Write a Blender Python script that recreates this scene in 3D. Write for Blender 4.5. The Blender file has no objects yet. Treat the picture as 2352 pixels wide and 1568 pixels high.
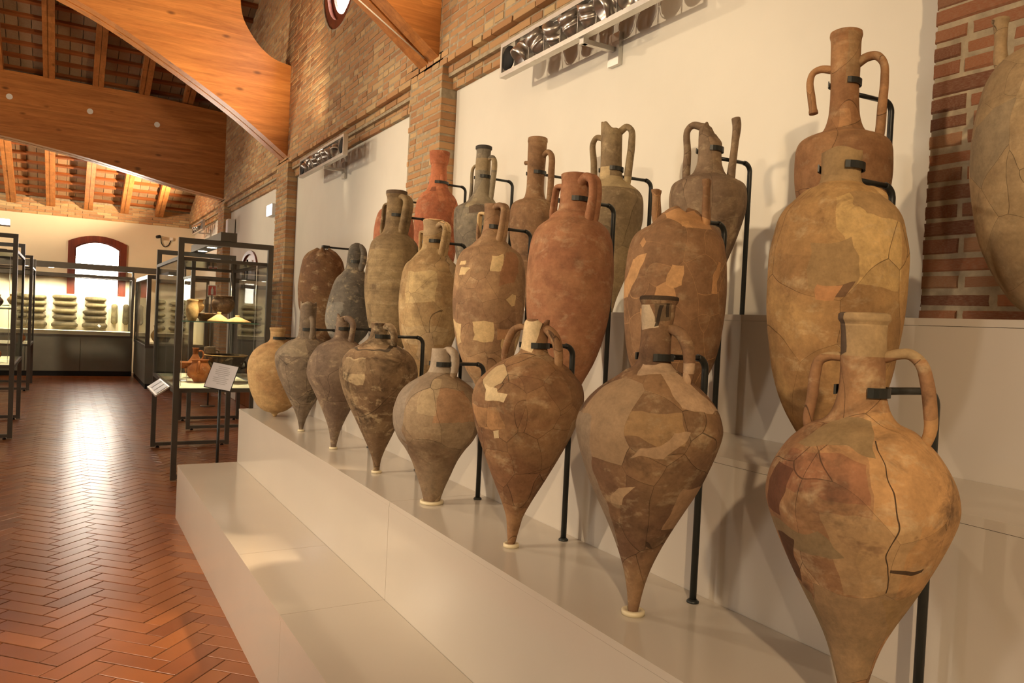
import bpy, math, random
import numpy as np
from mathutils import Matrix, Vector

random.seed(7)
rng = np.random.default_rng(7)
scene = bpy.context.scene
COL = scene.collection

# ---------------------------------------------------------------- camera
F_PX, W_PX, H_PX = 1755.6, 2352, 1568
RY, RP, RR = -5.29211494e-01, -2.35893868e-02, -4.78202998e-02   # yaw, pitch, roll
CAM = np.array([0.0, 0.0, 1.5])
def _rot(a, b, c):
    ca, sa, cb, sb, cc, sc = math.cos(a), math.sin(a), math.cos(b), math.sin(b), math.cos(c), math.sin(c)
    Rz = np.array([[ca, -sa, 0], [sa, ca, 0], [0, 0, 1]]); Rx = np.array([[1, 0, 0], [0, cb, -sb], [0, sb, cb]])
    Ry = np.array([[cc, 0, sc], [0, 1, 0], [-sc, 0, cc]])
    return Rz @ Rx @ Ry
R = _rot(RY, RP, RR)
cam_data = bpy.data.cameras.new('camera'); cam = bpy.data.objects.new('camera', cam_data); COL.objects.link(cam)
m = Matrix.Identity(4)
for i in range(3):
    m[i][0], m[i][1], m[i][2], m[i][3] = R[i, 0], R[i, 2], -R[i, 1], CAM[i]
cam.matrix_world = m
cam_data.sensor_width = 36.0; cam_data.lens = F_PX / W_PX * 36.0; cam_data.clip_start = 0.05; cam_data.clip_end = 200
scene.camera = cam
def proj(p):
    c = R.T @ (np.asarray(p, float) - CAM)
    if c[1] <= 0.05: return None
    return W_PX / 2 + F_PX * c[0] / c[1], H_PX / 2 - F_PX * c[2] / c[1], c[1]

# ---------------------------------------------------------------- world, exposure, main lights
scene.view_settings.view_transform = 'Standard'; scene.view_settings.look = 'None'
scene.view_settings.exposure = 0.12; scene.view_settings.gamma = 1.0; scene.view_settings.use_curve_mapping = False
scene.cycles.max_bounces = 6; scene.cycles.diffuse_bounces = 3; scene.cycles.glossy_bounces = 3; scene.cycles.use_adaptive_sampling = True; scene.cycles.adaptive_threshold = 0.025
scene.cycles.transparent_max_bounces = 20; scene.cycles.transmission_bounces = 3
scene.cycles.sample_clamp_indirect = 6.0; scene.cycles.caustics_reflective = False; scene.cycles.caustics_refractive = False
world = bpy.data.worlds.new('daylight'); scene.world = world; world.use_nodes = True
bg = world.node_tree.nodes['Background']; bg.inputs[0].default_value = (1.0, 0.90, 0.77, 1); bg.inputs[1].default_value = 29.0

WARM = (1.0, 0.79, 0.54); WARM2 = (1.0, 0.73, 0.44); COOL = (0.95, 0.93, 1.0)
def light(name, kind, loc, target, power, color=WARM, radius=0.06, angle=60, blend=0.6, parent=None):
    d = bpy.data.lights.new(name, kind); d.energy = power; d.color = color
    if kind == 'SPOT':
        d.spot_size = math.radians(angle); d.spot_blend = blend; d.shadow_soft_size = radius
    elif kind == 'POINT': d.shadow_soft_size = radius
    o = bpy.data.objects.new(name, d); COL.objects.link(o); o.location = loc
    v = Vector(target) - Vector(loc); o.rotation_euler = v.to_track_quat('-Z', 'Y').to_euler()
    if parent is not None:
        bpy.context.view_layer.update()
        o.parent = parent; o.matrix_parent_inverse = parent.matrix_world.inverted()
    return o
# spotlights of the hall: lamp rails out of view behind and across from the amphorae
LIGHTS = [
    ('rail_lamp', (-1.7, -2.9, 3.6), (1.8, 1.0, 1.25), 620, WARM2, 0.06, 54),
    ('rail_lamp', (-3.4, 3.5, 3.0), (1.8, 4.2, 1.6), 560, WARM, 0.06, 62),
    ('rail_lamp', (-2.4, 7.6, 4.3), (2.2, 4.2, 2.5), 330, WARM, 0.05, 70),
    ('rail_lamp', (-2.4, 11.5, 4.0), (2.3, 9.5, 2.8), 330, WARM, 0.10, 85),
    ('rail_lamp', (-2.6, 14.6, 3.6), (0.9, 18.6, 3.3), 480, WARM, 0.10, 95),
]
for nm, a, b, pw, c, rr, ang in LIGHTS: light(nm, 'SPOT', a, b, pw, c, rr, ang)
# unseen soft fill lights added to lift the ambient light, no fixtures
for p, pw in (((-3.4, 3.5, 4.6), 55), ((-3.4, 12.0, 4.2), 50), ((-4.5, -1.5, 3.4), 60)):
    light('hall_fill', 'POINT', p, (0, 0, 0), pw, WARM, 0.35)

# ---------------------------------------------------------------- node helpers
def lin(r, g, b):
    f = lambda v: (v / 12.92 if v <= 0.04045 else ((v + 0.055) / 1.055) ** 2.4)
    return (f(r / 255), f(g / 255), f(b / 255), 1.0)
class NT:
    def __init__(s, name):
        s.m = bpy.data.materials.new(name); s.m.use_nodes = True; s.t = s.m.node_tree
        s.b = s.t.nodes['Principled BSDF']; s.out = s.t.nodes['Material Output']
    def n(s, kind, **kw):
        nd = s.t.nodes.new(kind)
        for k, v in kw.items():
            if k.startswith('i_'):
                nd.inputs[int(k[2:]) if k[2:].isdigit() else k[2:].replace('_', ' ')].default_value = v
            else: setattr(nd, k, v)
        return nd
    def l(s, a, b): s.t.links.new(a, b)
    def coord(s, kind='Object', scale=(1, 1, 1), loc=(0, 0, 0)):
        tc = s.n('ShaderNodeTexCoord'); mp = s.n('ShaderNodeMapping')
        mp.inputs['Scale'].default_value = scale; mp.inputs['Location'].default_value = loc
        s.l(tc.outputs[kind], mp.inputs['Vector']); return mp.outputs[0]
    def noise(s, vec, scale, detail=4, rough=0.55, dist=0.0):
        nd = s.n('ShaderNodeTexNoise'); nd.inputs['Scale'].default_value = scale; nd.inputs['Detail'].default_value = detail
        nd.inputs['Roughness'].default_value = rough; nd.inputs['Distortion'].default_value = dist
        if vec is not None: s.l(vec, nd.inputs['Vector'])
        return nd.outputs['Fac'], nd.outputs['Color']
    def ramp(s, fac, stops, interp='LINEAR'):
        nd = s.n('ShaderNodeValToRGB'); cr = nd.color_ramp; cr.interpolation = interp
        while len(cr.elements) < len(stops): cr.elements.new(0.5)
        for e, (p, c) in zip(cr.elements, stops):
            e.position = p; e.color = c if len(c) == 4 else (*c, 1)
        s.l(fac, nd.inputs[0]); return nd.outputs[0]
    def mix(s, fac, a, b, mode='MIX'):
        nd = s.n('ShaderNodeMix'); nd.data_type = 'RGBA'; nd.blend_type = mode
        for v, k in ((fac, 0), (a, 6), (b, 7)):
            if hasattr(v, 'is_linked'): s.l(v, nd.inputs[k])
            else: nd.inputs[k].default_value = v
        return nd.outputs[2]
    def math(s, op, a, b=0.0, clamp=False):
        nd = s.n('ShaderNodeMath'); nd.operation = op; nd.use_clamp = clamp
        for v, k in ((a, 0), (b, 1)):
            if hasattr(v, 'is_linked'): s.l(v, nd.inputs[k])
            else: nd.inputs[k].default_value = v
        return nd.outputs[0]
    def bump(s, h, strength=0.3, dist=0.01, normal=None):
        nd = s.n('ShaderNodeBump'); nd.inputs['Strength'].default_value = strength; nd.inputs['Distance'].default_value = dist
        s.l(h, nd.inputs['Height'])
        if normal is not None: s.l(normal, nd.inputs['Normal'])
        return nd.outputs[0]
    def set(s, color=None, rough=None, metal=None, normal=None, spec=None, coat=None):
        for k, v in (('Base Color', color), ('Roughness', rough), ('Metallic', metal), ('Normal', normal), ('Specular IOR Level', spec), ('Coat Weight', coat)):
            if v is None: continue
            if hasattr(v, 'is_linked'): s.l(v, s.b.inputs[k])
            else: s.b.inputs[k].default_value = v
        return s.m
G = lambda v: (v, v, v, 1)

def m_plain(name, col, rough=0.5, metal=0.0, var=0.06, scale=6, spec=0.5, bump=0.0):
    t = NT(name); v = t.coord('Object'); f, _ = t.noise(v, scale, 5)
    c = t.ramp(f, [(0.3, [x * (1 - var) for x in col[:3]]), (0.7, [min(1, x * (1 + var)) for x in col[:3]])])
    nrm = None
    if bump: nrm = t.bump(t.noise(v, scale * 12, 3)[0], bump, 0.004)
    return t.set(c, rough, metal, nrm, spec)
def m_emit(name, col, s):
    t = NT(name); e = t.n('ShaderNodeEmission'); e.inputs[0].default_value = (*col, 1); e.inputs[1].default_value = s
    t.l(e.outputs[0], t.out.inputs[0]); return t.m
def m_glass(name, tint=(1, 1, 1), refl=1.0):
    t = NT(name); tr = t.n('ShaderNodeBsdfTransparent'); tr.inputs[0].default_value = (*tint, 1)
    gl = t.n('ShaderNodeBsdfGlossy'); gl.inputs['Roughness'].default_value = 0.0
    fr = t.n('ShaderNodeFresnel'); fr.inputs[0].default_value = 1.45
    mx = t.n('ShaderNodeMixShader'); t.l(t.math('MULTIPLY', fr.outputs[0], refl, True), mx.inputs[0]); t.l(tr.outputs[0], mx.inputs[1]); t.l(gl.outputs[0], mx.inputs[2])
    t.l(mx.outputs[0], t.out.inputs[0]); return t.m
def m_brick(name, by_object, stops, rough=0.85, axis=(1, 1, 1)):
    t = NT(name); v = t.coord('Object')
    if by_object: r = t.n('ShaderNodeObjectInfo').outputs['Random']
    else: r = t.n('ShaderNodeAttribute', attribute_name='rnd').outputs['Fac']
    c = t.ramp(r, stops)
    f, _ = t.noise(v, 14, 6, 0.65); f2, _ = t.noise(v, 60, 3)
    c = t.mix(t.ramp(f, [(0.42, G(0.0)), (0.72, G(0.85))]), c, t.mix(0.35, c, (0.46, 0.36, 0.23, 1)))
    c = t.mix(0.35, c, t.ramp(f2, [(0.2, G(0.6)), (0.8, G(1.25))]), 'MULTIPLY')
    return t.set(c, rough, None, t.bump(t.math('ADD', f, t.math('MULTIPLY', f2, 0.5)), 0.5, 0.006), 0.25)
def m_wood(name, c1, c2, axis='x', rough=0.42, knots=True, tint=None):
    t = NT(name); sc = {'x': (0.5, 6, 6), 'y': (6, 0.5, 6), 'z': (6, 6, 0.5)}[axis]
    v = t.coord('Object', sc); f, _ = t.noise(v, 3.0, 8, 0.65, 0.6); f2, _ = t.noise(v, 16, 4, 0.6)
    c = t.ramp(t.math('ADD', t.math('MULTIPLY', f, 0.75), t.math('MULTIPLY', f2, 0.25)), [(0.32, c1), (0.68, c2)])
    # laminated board segments
    sb = {'x': (0.7, 1, 22), 'y': (1, 0.7, 22), 'z': (22, 22, 0.7)}[axis]
    vo = t.n('ShaderNodeTexVoronoi'); vo.inputs['Scale'].default_value = 1.0; t.l(t.coord('Object', sb), vo.inputs['Vector'])
    sep = t.n('ShaderNodeSeparateColor'); t.l(vo.outputs['Color'], sep.inputs[0])
    c = t.mix(0.5, c, t.ramp(sep.outputs[0], [(0.0, G(0.72)), (1.0, G(1.2))]), 'MULTIPLY')
    if knots:
        vk = t.n('ShaderNodeTexVoronoi'); vk.inputs['Scale'].default_value = 1.0
        t.l(t.coord('Object', {'x': (2.2, 5, 5), 'y': (5, 2.2, 5), 'z': (5, 5, 2.2)}[axis]), vk.inputs['Vector'])
        k = t.ramp(vk.outputs['Distance'], [(0.05, G(0.75)), (0.14, G(0.0))])
        c = t.mix(k, c, [x * 0.25 for x in c1[:3]] + [1])
    return t.set(c, rough, None, t.bump(f2, 0.12, 0.003), 0.4)

M = {}
M['plaster'] = m_plain('plaster_white', (0.79, 0.74, 0.635), 0.75, var=0.03, scale=2, spec=0.2, bump=0.05)
M['plaster_far'] = m_plain('plaster_cream', (0.78, 0.68, 0.50), 0.8, var=0.04, scale=1.5, spec=0.2, bump=0.05)
M['lacquer'] = m_plain('white_lacquered_board', (0.575, 0.515, 0.445), 0.13, var=0.015, scale=3, spec=0.5)
M['mortar'] = m_plain('lime_mortar', (0.40, 0.325, 0.22), 0.95, var=0.25, scale=20, spec=0.1, bump=0.4)
BR = [(0.0, lin(162, 118, 82)), (0.2, lin(190, 142, 96)), (0.4, lin(200, 156, 108)), (0.6, lin(180, 130, 90)), (0.8, lin(204, 168, 120)), (0.92, lin(208, 178, 132)), (1.0, lin(162, 124, 90))]
BRR = [(0.0, lin(120, 78, 58)), (0.25, lin(146, 94, 68)), (0.5, lin(166, 110, 76)), (0.7, lin(138, 92, 70)), (0.85, lin(170, 126, 92)), (1.0, lin(128, 84, 64))]
M['brick_red_o'] = m_brick('red_clay_brick', True, BRR); M['brick_red_a'] = m_brick('red_clay_brick_wall', False, BRR)
M['brick_o'] = m_brick('clay_brick', True, BR); M['brick_a'] = m_brick('clay_brick_wall', False, BR)
FL = [(0.0, lin(126, 70, 34)), (0.3, lin(144, 82, 40)), (0.7, lin(160, 96, 48)), (1.0, lin(134, 76, 42))]
def m_floor(name, by_object):
    t = NT(name); v = t.n('ShaderNodeNewGeometry').outputs['Position']
    r = t.n('ShaderNodeObjectInfo').outputs['Random'] if by_object else t.n('ShaderNodeAttribute', attribute_name='rnd').outputs['Fac']
    c = t.ramp(r, FL); f, _ = t.noise(v, 7, 2, 0.5)
    c = t.mix(0.5, c, t.ramp(f, [(0.25, G(0.82)), (0.75, G(1.15))]), 'MULTIPLY')
    return t.set(c, 0.29, None, None, 1.0)
M['tile_o'] = m_floor('terracotta_tile', True); M['tile_a'] = m_floor('terracotta_floor', False)
M['grout'] = m_plain('brown_grout', (0.13, 0.075, 0.04), 0.9, var=0.2, scale=30)
M['beam'] = m_wood('glulam_beam', lin(156, 94, 44), lin(204, 136, 72), 'x', 0.38)
M['rafter'] = m_wood('rafter_wood', lin(156, 96, 48), lin(200, 134, 76), 'y', 0.5)
M['batten'] = m_wood('batten_wood', lin(120, 66, 32), lin(168, 100, 52), 'x', 0.55, False)
RT = [(0.0, lin(138, 110, 84)), (0.5, lin(160, 130, 100)), (1.0, lin(176, 146, 112))]
M['rtile_o'] = m_brick('roof_tile', True, RT); M['rtile_a'] = m_brick('roof_tile_far', False, RT)
M['steel'] = m_plain('black_painted_steel', (0.018, 0.020, 0.018), 0.42, 0.0, 0.15, 20, 0.5)
M['grey_steel'] = m_plain('grey_painted_steel', (0.105, 0.098, 0.082), 0.45, 0.3, 0.08, 8, 0.5)
M['cabinet'] = m_plain('dark_green_grey_cabinet', (0.17, 0.175, 0.14), 0.5, 0, 0.1, 3, 0.4)
M['alu'] = m_plain('brushed_aluminium', (0.62, 0.60, 0.56), 0.36, 0.85, 0.06, 15, 0.5)
M['can'] = m_plain('spot_can_metal', (0.50, 0.46, 0.42), 0.30, 0.9, 0.1, 12, 0.5)
M['black'] = m_plain('matt_black', (0.01, 0.01, 0.01), 0.7, 0, 0.1, 10, 0.3)
M['glass'] = m_glass('display_glass', (0.985, 0.99, 0.985), 0.8)
M['shelf_glass'] = m_glass('green_edge_glass', (0.95, 0.985, 0.965), 1.0)
M['glass_edge'] = m_plain('glass_edge_green', (0.25, 0.55, 0.42), 0.2, 0, 0.05, 5)
M['white'] = m_plain('white_plastic', (0.80, 0.78, 0.72), 0.4, 0, 0.02, 5)
M['ring'] = m_plain('ivory_plastic', (0.72, 0.62, 0.42), 0.45, 0, 0.04, 5)
M['cream_board'] = m_plain('cream_linen_board', (0.85, 0.77, 0.54), 0.8, 0, 0.03, 10)
M['redwood'] = m_wood('red_brown_window_wood', lin(84, 34, 20), lin(122, 52, 30), 'z', 0.4, False)
M['door'] = m_wood('door_wood', lin(98, 54, 26), lin(136, 80, 40), 'z', 0.4)
M['led'] = m_emit('led_lens', (1.0, 0.86, 0.62), 18.0)
M['led_cool'] = m_emit('emergency_lamp', (0.95, 0.93, 1.0), 14.0)
M['red'] = m_plain('red_sign', (0.55, 0.03, 0.02), 0.4, 0, 0.03, 5)
M['stone'] = m_plain('dark_log_stone', (0.075, 0.06, 0.035), 0.85, 0, 0.5, 9, 0.2, 0.5)
M['stone2'] = m_plain('pale_log_stone', (0.17, 0.14, 0.075), 0.85, 0, 0.4, 9, 0.2, 0.5)
t_ = NT('milky_glass'); tl = t_.n('ShaderNodeBsdfTranslucent'); tl.inputs[0].default_value = (.9, .9, .88, 1); t_.l(tl.outputs[0], t_.out.inputs[0]); M['milky'] = t_.m
M['print'] = m_plain('printed_sheet', (0.72, 0.72, 0.78), 0.5, 0, 0.02, 5)
M['ink'] = m_plain('grey_ink', (0.46, 0.46, 0.50), 0.6, 0, 0.05, 5)

# ---------------------------------------------------------------- mesh helpers
class MB:
    def __init__(s): s.v = []; s.f = []; s.sm = []
    def add(s, v, f, smooth=False):
        o = len(s.v); s.v += [tuple(map(float, p)) for p in v]; s.f += [tuple(i + o for i in q) for q in f]; s.sm += [smooth] * len(f); return s
    def box(s, a, b):
        x0, y0, z0 = a; x1, y1, z1 = b
        return s.add([(x0, y0, z0), (x1, y0, z0), (x1, y1, z0), (x0, y1, z0), (x0, y0, z1), (x1, y0, z1), (x1, y1, z1), (x0, y1, z1)],
                     [(0, 3, 2, 1), (4, 5, 6, 7), (0, 1, 5, 4), (1, 2, 6, 5), (2, 3, 7, 6), (3, 0, 4, 7)])
    def prism(s, poly, a, b, axis='y'):   # polygon in the two other axes, extruded along axis
        n = len(poly)
        mk = {'y': lambda p, t: (p[0], t, p[1]), 'x': lambda p, t: (t, p[0], p[1]), 'z': lambda p, t: (p[0], p[1], t)}[axis]
        v = [mk(p, a) for p in poly] + [mk(p, b) for p in poly]
        f = [tuple(range(n)), tuple(range(2 * n - 1, n - 1, -1))] + [(i, i + n, (i + 1) % n + n, (i + 1) % n) for i in range(n)]
        return s.add(v, f)
    def tube(s, pts, rad, seg=12, caps=True, smooth=True, flat=1.0, up=None):
        pts = [np.array(p, float) for p in pts]; n = len(pts); rs = rad if hasattr(rad, '__len__') else [rad] * n
        V = []; prev = None
        for i, p in enumerate(pts):
            t = pts[min(i + 1, n - 1)] - pts[max(i - 1, 0)]; t /= np.linalg.norm(t) + 1e-9
            ref = np.array(up, float) if up is not None else (prev if prev is not None else (np.array([0, 0, 1.0]) if abs(t[2]) < 0.9 else np.array([1.0, 0, 0])))
            a = ref - t * (ref @ t); a /= np.linalg.norm(a) + 1e-9; prev = a; b = np.cross(t, a)
            for k in range(seg):
                w = 2 * math.pi * k / seg
                V.append(p + rs[i] * (math.cos(w) * a * flat + math.sin(w) * b))
        Fc = [(i * seg + k, i * seg + (k + 1) % seg, (i + 1) * seg + (k + 1) % seg, (i + 1) * seg + k) for i in range(n - 1) for k in range(seg)]
        s.add(V, Fc, smooth)
        if caps: o = len(s.v) - n * seg; s.f += [tuple(o + k for k in range(seg - 1, -1, -1)), tuple(o + (n - 1) * seg + k for k in range(seg))]; s.sm += [False, False]
        return s
    def lathe(s, prof, seg=48, center=(0, 0), z0=0, smooth=True, lean=(0, 0), warp=None, caps=True):
        V = []; n = len(prof)
        for j, (z, r) in enumerate(prof):
            for k in range(seg):
                w = 2 * math.pi * k / seg; rr, zz = r, z
                if warp: rr, zz = warp(w, z, r, j)
                V.append((center[0] + rr * math.cos(w) + lean[0] * zz, center[1] + rr * math.sin(w) + lean[1] * zz, z0 + zz))
        Fc = [(i * seg + k, i * seg + (k + 1) % seg, (i + 1) * seg + (k + 1) % seg, (i + 1) * seg + k) for i in range(n - 1) for k in range(seg)]
        s.add(V, Fc, smooth); o = len(s.v) - n * seg
        if caps: s.f += [tuple(o + k for k in range(seg - 1, -1, -1)), tuple(o + (n - 1) * seg + k for k in range(seg))]; s.sm += [False, False]
        return s
    def mesh(s, name, mat):
        me = bpy.data.meshes.new(name); me.from_pydata(s.v, [], s.f); me.polygons.foreach_set('use_smooth', s.sm); me.materials.append(mat); me.update(); return me
    def build(s, name, mat, parent=None, label=None, cat=None, kind=None, group=None, origin=None):
        if origin is not None:
            ox, oy, oz = origin; s.v = [(x - ox, y - oy, z - oz) for x, y, z in s.v]
        o = bpy.data.objects.new(name, s.mesh(name, mat)); COL.objects.link(o)
        if origin is not None: o.location = origin
        if parent is not None: o.parent = parent
        return tag(o, label, cat, kind, group)
def tag(o, label=None, cat=None, kind=None, group=None):
    for k, v in (('label', label), ('category', cat), ('kind', kind), ('group', group)):
        if v: o[k] = v
    return o
def empty(name, loc, label, cat, group=None):
    o = bpy.data.objects.new(name, None); COL.objects.link(o); o.location = loc; o.empty_display_size = 0.1
    return tag(o, label, cat, None, group)
def inst(name, mesh, loc, parent, rot=None, scale=None):
    o = bpy.data.objects.new(name, mesh); COL.objects.link(o); o.location = loc
    if rot: o.rotation_euler = rot
    if scale: o.scale = scale
    if parent is not None: o.parent = parent
    return o
def catmull(pts, sub=6):
    P = [np.array(p, float) for p in pts]; P = [2 * P[0] - P[1]] + P + [2 * P[-1] - P[-2]]; out = []
    for i in range(1, len(P) - 2):
        p0, p1, p2, p3 = P[i - 1:i + 3]
        t1 = max(np.linalg.norm(p1 - p0), 1e-4) ** 0.5; t2 = t1 + max(np.linalg.norm(p2 - p1), 1e-4) ** 0.5; t3 = t2 + max(np.linalg.norm(p3 - p2), 1e-4) ** 0.5
        for k in range(sub):
            t = t1 + (t2 - t1) * k / sub
            A1 = (t1 - t) / t1 * p0 + t / t1 * p1; A2 = (t2 - t) / (t2 - t1) * p1 + (t - t1) / (t2 - t1) * p2; A3 = (t3 - t) / (t3 - t2) * p2 + (t - t2) / (t3 - t2) * p3
            B1 = (t2 - t) / t2 * A1 + t / t2 * A2; B2 = (t3 - t) / (t3 - t1) * A2 + (t - t1) / (t3 - t1) * A3
            out.append((t2 - t) / (t2 - t1) * B1 + (t - t1) / (t2 - t1) * B2)
    out.append(P[-2]); return out

# ================================================================ THE HALL
XP, XW = 2.36, 2.485          # pier face, plaster panel face of the right wall
XL, YN, YF = -7.2, -3.2, 18.8  # left wall, wall behind the camera, far wall
RIDGE_Y, EAVE_Z, SL = 7.8, 3.68, 0.36
def roof_z(y): return EAVE_Z + SL * (YF - y) if y >= RIDGE_Y else EAVE_Z + SL * (YF - RIDGE_Y) - SL * (RIDGE_Y - y)

# ---- floor: herringbone terracotta tiles 10 x 30 cm
floor = MB().box((XL, YN, -0.12), (3.0, YF + 0.3, -0.004)).build('floor', M['grout'], kind='structure')
TW, TN = 0.0977, 3
def fl_xy(u, v): return (u - v) / math.sqrt(2) * TW + 0.014, (u + v) / math.sqrt(2) * TW + 3.318 - 0.138 * 40
tiles = []
for a in range(-60, 160):
    for b in range(-36, 36):
        u0, v0 = a + TN * b, a - TN * b
        for (du, dv, lu, lv) in ((0, 0, TN, 1), (0, 1, 1, TN)):
            cu, cv = u0 + du + lu / 2, v0 + dv + lv / 2
            x, y = fl_xy(cu, cv)
            if -4.6 < x < 2.5 and 0.4 < y < YF: tiles.append((x, y, lu > lv))
def screen_size(p, l):
    q = proj(p)
    if q is None or not (-40 < q[0] < W_PX + 40 and -40 < q[1] < H_PX + 40): return 0
    return l / q[2]
vis = sorted([i for i, t in enumerate(tiles) if screen_size((t[0], t[1], 0), 1) > 0 and not (t[0] > 0.72 and t[1] < 5.86)], key=lambda i: -screen_size((tiles[i][0], tiles[i][1], 0), 1))
near = set(vis[:298])
def tile_mesh(name, mat, L, w, hgt, ch=0.003):
    mb = MB(); a, b = L / 2, w / 2
    mb.add([(-a, -b, -0.004), (a, -b, -0.004), (a, b, -0.004), (-a, b, -0.004), (-a, -b, hgt - ch), (a, -b, hgt - ch), (a, b, hgt - ch), (-a, b, hgt - ch),
            (-a + ch, -b + ch, hgt), (a - ch, -b + ch, hgt), (a - ch, b - ch, hgt), (-a + ch, b - ch, hgt)],
           [(0, 1, 5, 4), (1, 2, 6, 5), (2, 3, 7, 6), (3, 0, 4, 7), (4, 5, 9, 8), (5, 6, 10, 9), (6, 7, 11, 10), (7, 4, 8, 11), (8, 9, 10, 11)])
    return mb.mesh(name, mat)
tm = tile_mesh('floor_tile', M['tile_o'], 0.293 - 0.006, TW - 0.006, 0.0, 0.0015)
FV, FF, FR = [], [], []
def stuff_mesh(name, mat, V, Fc, rnd, parent):
    me = bpy.data.meshes.new(name); me.from_pydata(V, [], Fc); me.materials.append(mat)
    at = me.attributes.new('rnd', 'FLOAT', 'FACE'); at.data.foreach_set('value', rnd); me.update()
    o = bpy.data.objects.new(name, me); COL.objects.link(o); o.parent = parent; o['kind'] = 'stuff'; return o
for i, (x, y, hz) in enumerate(tiles):
    rz = math.radians(45 if hz else 135); dz = random.uniform(-0.0010, 0.0008)
    if i in near: inst('floor_tile', tm, (x, y, dz), floor, (random.uniform(-.0025, .0025), random.uniform(-.002, .002), rz))
    else:
        a, b = 0.1435, TW / 2 - 0.003; c, s_ = math.cos(rz), math.sin(rz); o = len(FV)
        for zz, k in ((-0.004, 1.0), (dz, 0.99)):
            for px, py in ((-a, -b), (a, -b), (a, b), (-a, b)): FV.append((x + (px * c - py * s_) * k, y + (px * s_ + py * c) * k, zz))
        FF += [(o + 4, o + 5, o + 6, o + 7)] + [(o + k, o + (k + 1) % 4, o + 4 + (k + 1) % 4, o + 4 + k) for k in range(4)]; FR += [random.random()] * 5
stuff_mesh('floor_tiles_beyond', M['tile_a'], FV, FF, FR, floor)

# ---- right wall: brick piers, brick upper wall with corbelled heads, white plaster panels
PIERS = [(-3.3, -2.93), (0.82, 1.467), (5.246, 5.87), (9.83, 10.43), (14.33, 14.95)]
BAYS = [(PIERS[i][1], PIERS[i + 1][0]) for i in range(4)] + [(14.95, YF)]
ZT = 3.225; CZ = 0.0555
core = MB()
for a, b in PIERS: core.box((XP + 0.0035, a + .008, 0), (2.75, b - .008, 3.5))
OCY, OCZ, OCR = 7.93, 5.14, 0.64
def upper_poly(y0, y1):
    ys = [y0] + [y for y in (RIDGE_Y,) if y0 < y < y1] + [y1]
    return ys
# upper wall in strips round the round window
strips = [(YN, OCY - OCR), (OCY + OCR, YF)]
for a, b in strips:
    ys = upper_poly(a, b); poly = [(a, 3.425)] + [(b, 3.425)] + [(y, roof_z(y) + 0.02) for y in reversed(ys)]
    core.prism(poly, XP + 0.0035, 2.75, 'x')
arc = [(OCY + OCR * math.cos(t), OCZ + OCR * math.sin(t)) for t in np.linspace(math.pi, 2 * math.pi, 25)]
core.prism([(OCY - OCR, 3.425)] + [(OCY + OCR, 3.425)] + arc[::-1], XP + 0.0035, 2.75, 'x')
arc = [(OCY + OCR * math.cos(t), OCZ + OCR * math.sin(t)) for t in np.linspace(math.pi, 0, 25)]
core.prism(arc + [(OCY + OCR, roof_z(OCY + OCR)), (RIDGE_Y, roof_z(RIDGE_Y)), (OCY - OCR, roof_z(OCY - OCR))], XP + 0.0035, 2.75, 'x')
for a, b in BAYS:
    core.box((XP + 0.052, a, ZT + CZ * 1.5), (2.75, b, 3.425)); core.box((XP + 0.092, a, ZT), (2.75, b, ZT + CZ * 1.6))
    core.box((XW + 0.015, a, 0), (2.75, b, ZT + 0.01))
wall_right = core.build('wall_right', M['mortar'], kind='structure')
for i, (a, b) in enumerate(BAYS):
    if i == 3:   # bay with the door opening
        mb = MB(); dy0, dy1, dz = 11.95, 13.15, 2.15
        mb.box((XW, a + .004, 0), (XW + .02, dy0, ZT)); mb.box((XW, dy1, 0), (XW + .02, b - .004, ZT))
        arcp = [(dy0 + (dy1 - dy0) * (0.5 - 0.5 * math.cos(t)), dz + 0.30 * math.sin(t)) for t in np.linspace(0, math.pi, 17)]
        mb.prism([(dy0, ZT), (dy1, ZT)] + arcp[::-1], XW, XW + .02, 'x')
        mb.build('plaster_panel', M['plaster'], wall_right)
    else: MB().box((XW, a + 0.004, 0), (XW + 0.02, b - 0.004, ZT - 0.002)).build('plaster_panel', M['plaster'], wall_right)
BRL, BRH = 0.264, 0.0455
bricks = []   # (x_face, y0, y1, z0, depth)
nrow = int((roof_z(RIDGE_Y)) / CZ)
for k in range(nrow):
    z0 = k * CZ + 0.005
    segs = []
    if z0 + BRH < 3.42:
        segs += [(a, b, XP, 0.14) for a, b in PIERS]
        kk = round((z0 - ZT) / CZ - .0)
        if z0 > ZT + CZ * 1.4: segs += [(a, b, XP + 0.045, 0.1) for a, b in BAYS]
        elif z0 > ZT - .006: segs += [(a, b, XP + 0.085, 0.1) for a, b in BAYS]
    else:
        lo, hi = YN, YF
        zt = z0 + BRH
        yy = YF - (zt - EAVE_Z) / SL if zt > EAVE_Z else YF
        y2 = RIDGE_Y - (roof_z(RIDGE_Y) - zt) / SL
        hi = min(YF, yy); lo = max(-0.5, y2)
        if hi > lo:
            dzc = min(abs(z0 - OCZ), abs(zt - OCZ)) if not (z0 < OCZ < zt) else 0
            if dzc < OCR:
                hw = math.sqrt(OCR ** 2 - dzc ** 2); segs += [(lo, OCY - hw, XP, 0.06), (OCY + hw, hi, XP, 0.06)]
            else: segs.append((lo, hi, XP, 0.06))
    for a, b, xf, dep in segs:
        off = (k % 2) * 0.135 + random.uniform(-.02, .02); i0 = math.floor((a - off) / 0.272)
        y = off + i0 * 0.272
        while y < b:
            header = random.random() < 0.36
            spans = [(y, y + BRL)] if not header else [(y, y + 0.124), (y + 0.138, y + BRL)]
            for s0, s1 in spans:
                s0, s1 = max(s0, a), min(s1, b)
                if s1 - s0 > 0.035: bricks.append((xf, s0, s1, z0, dep))
            y += 0.272
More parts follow.
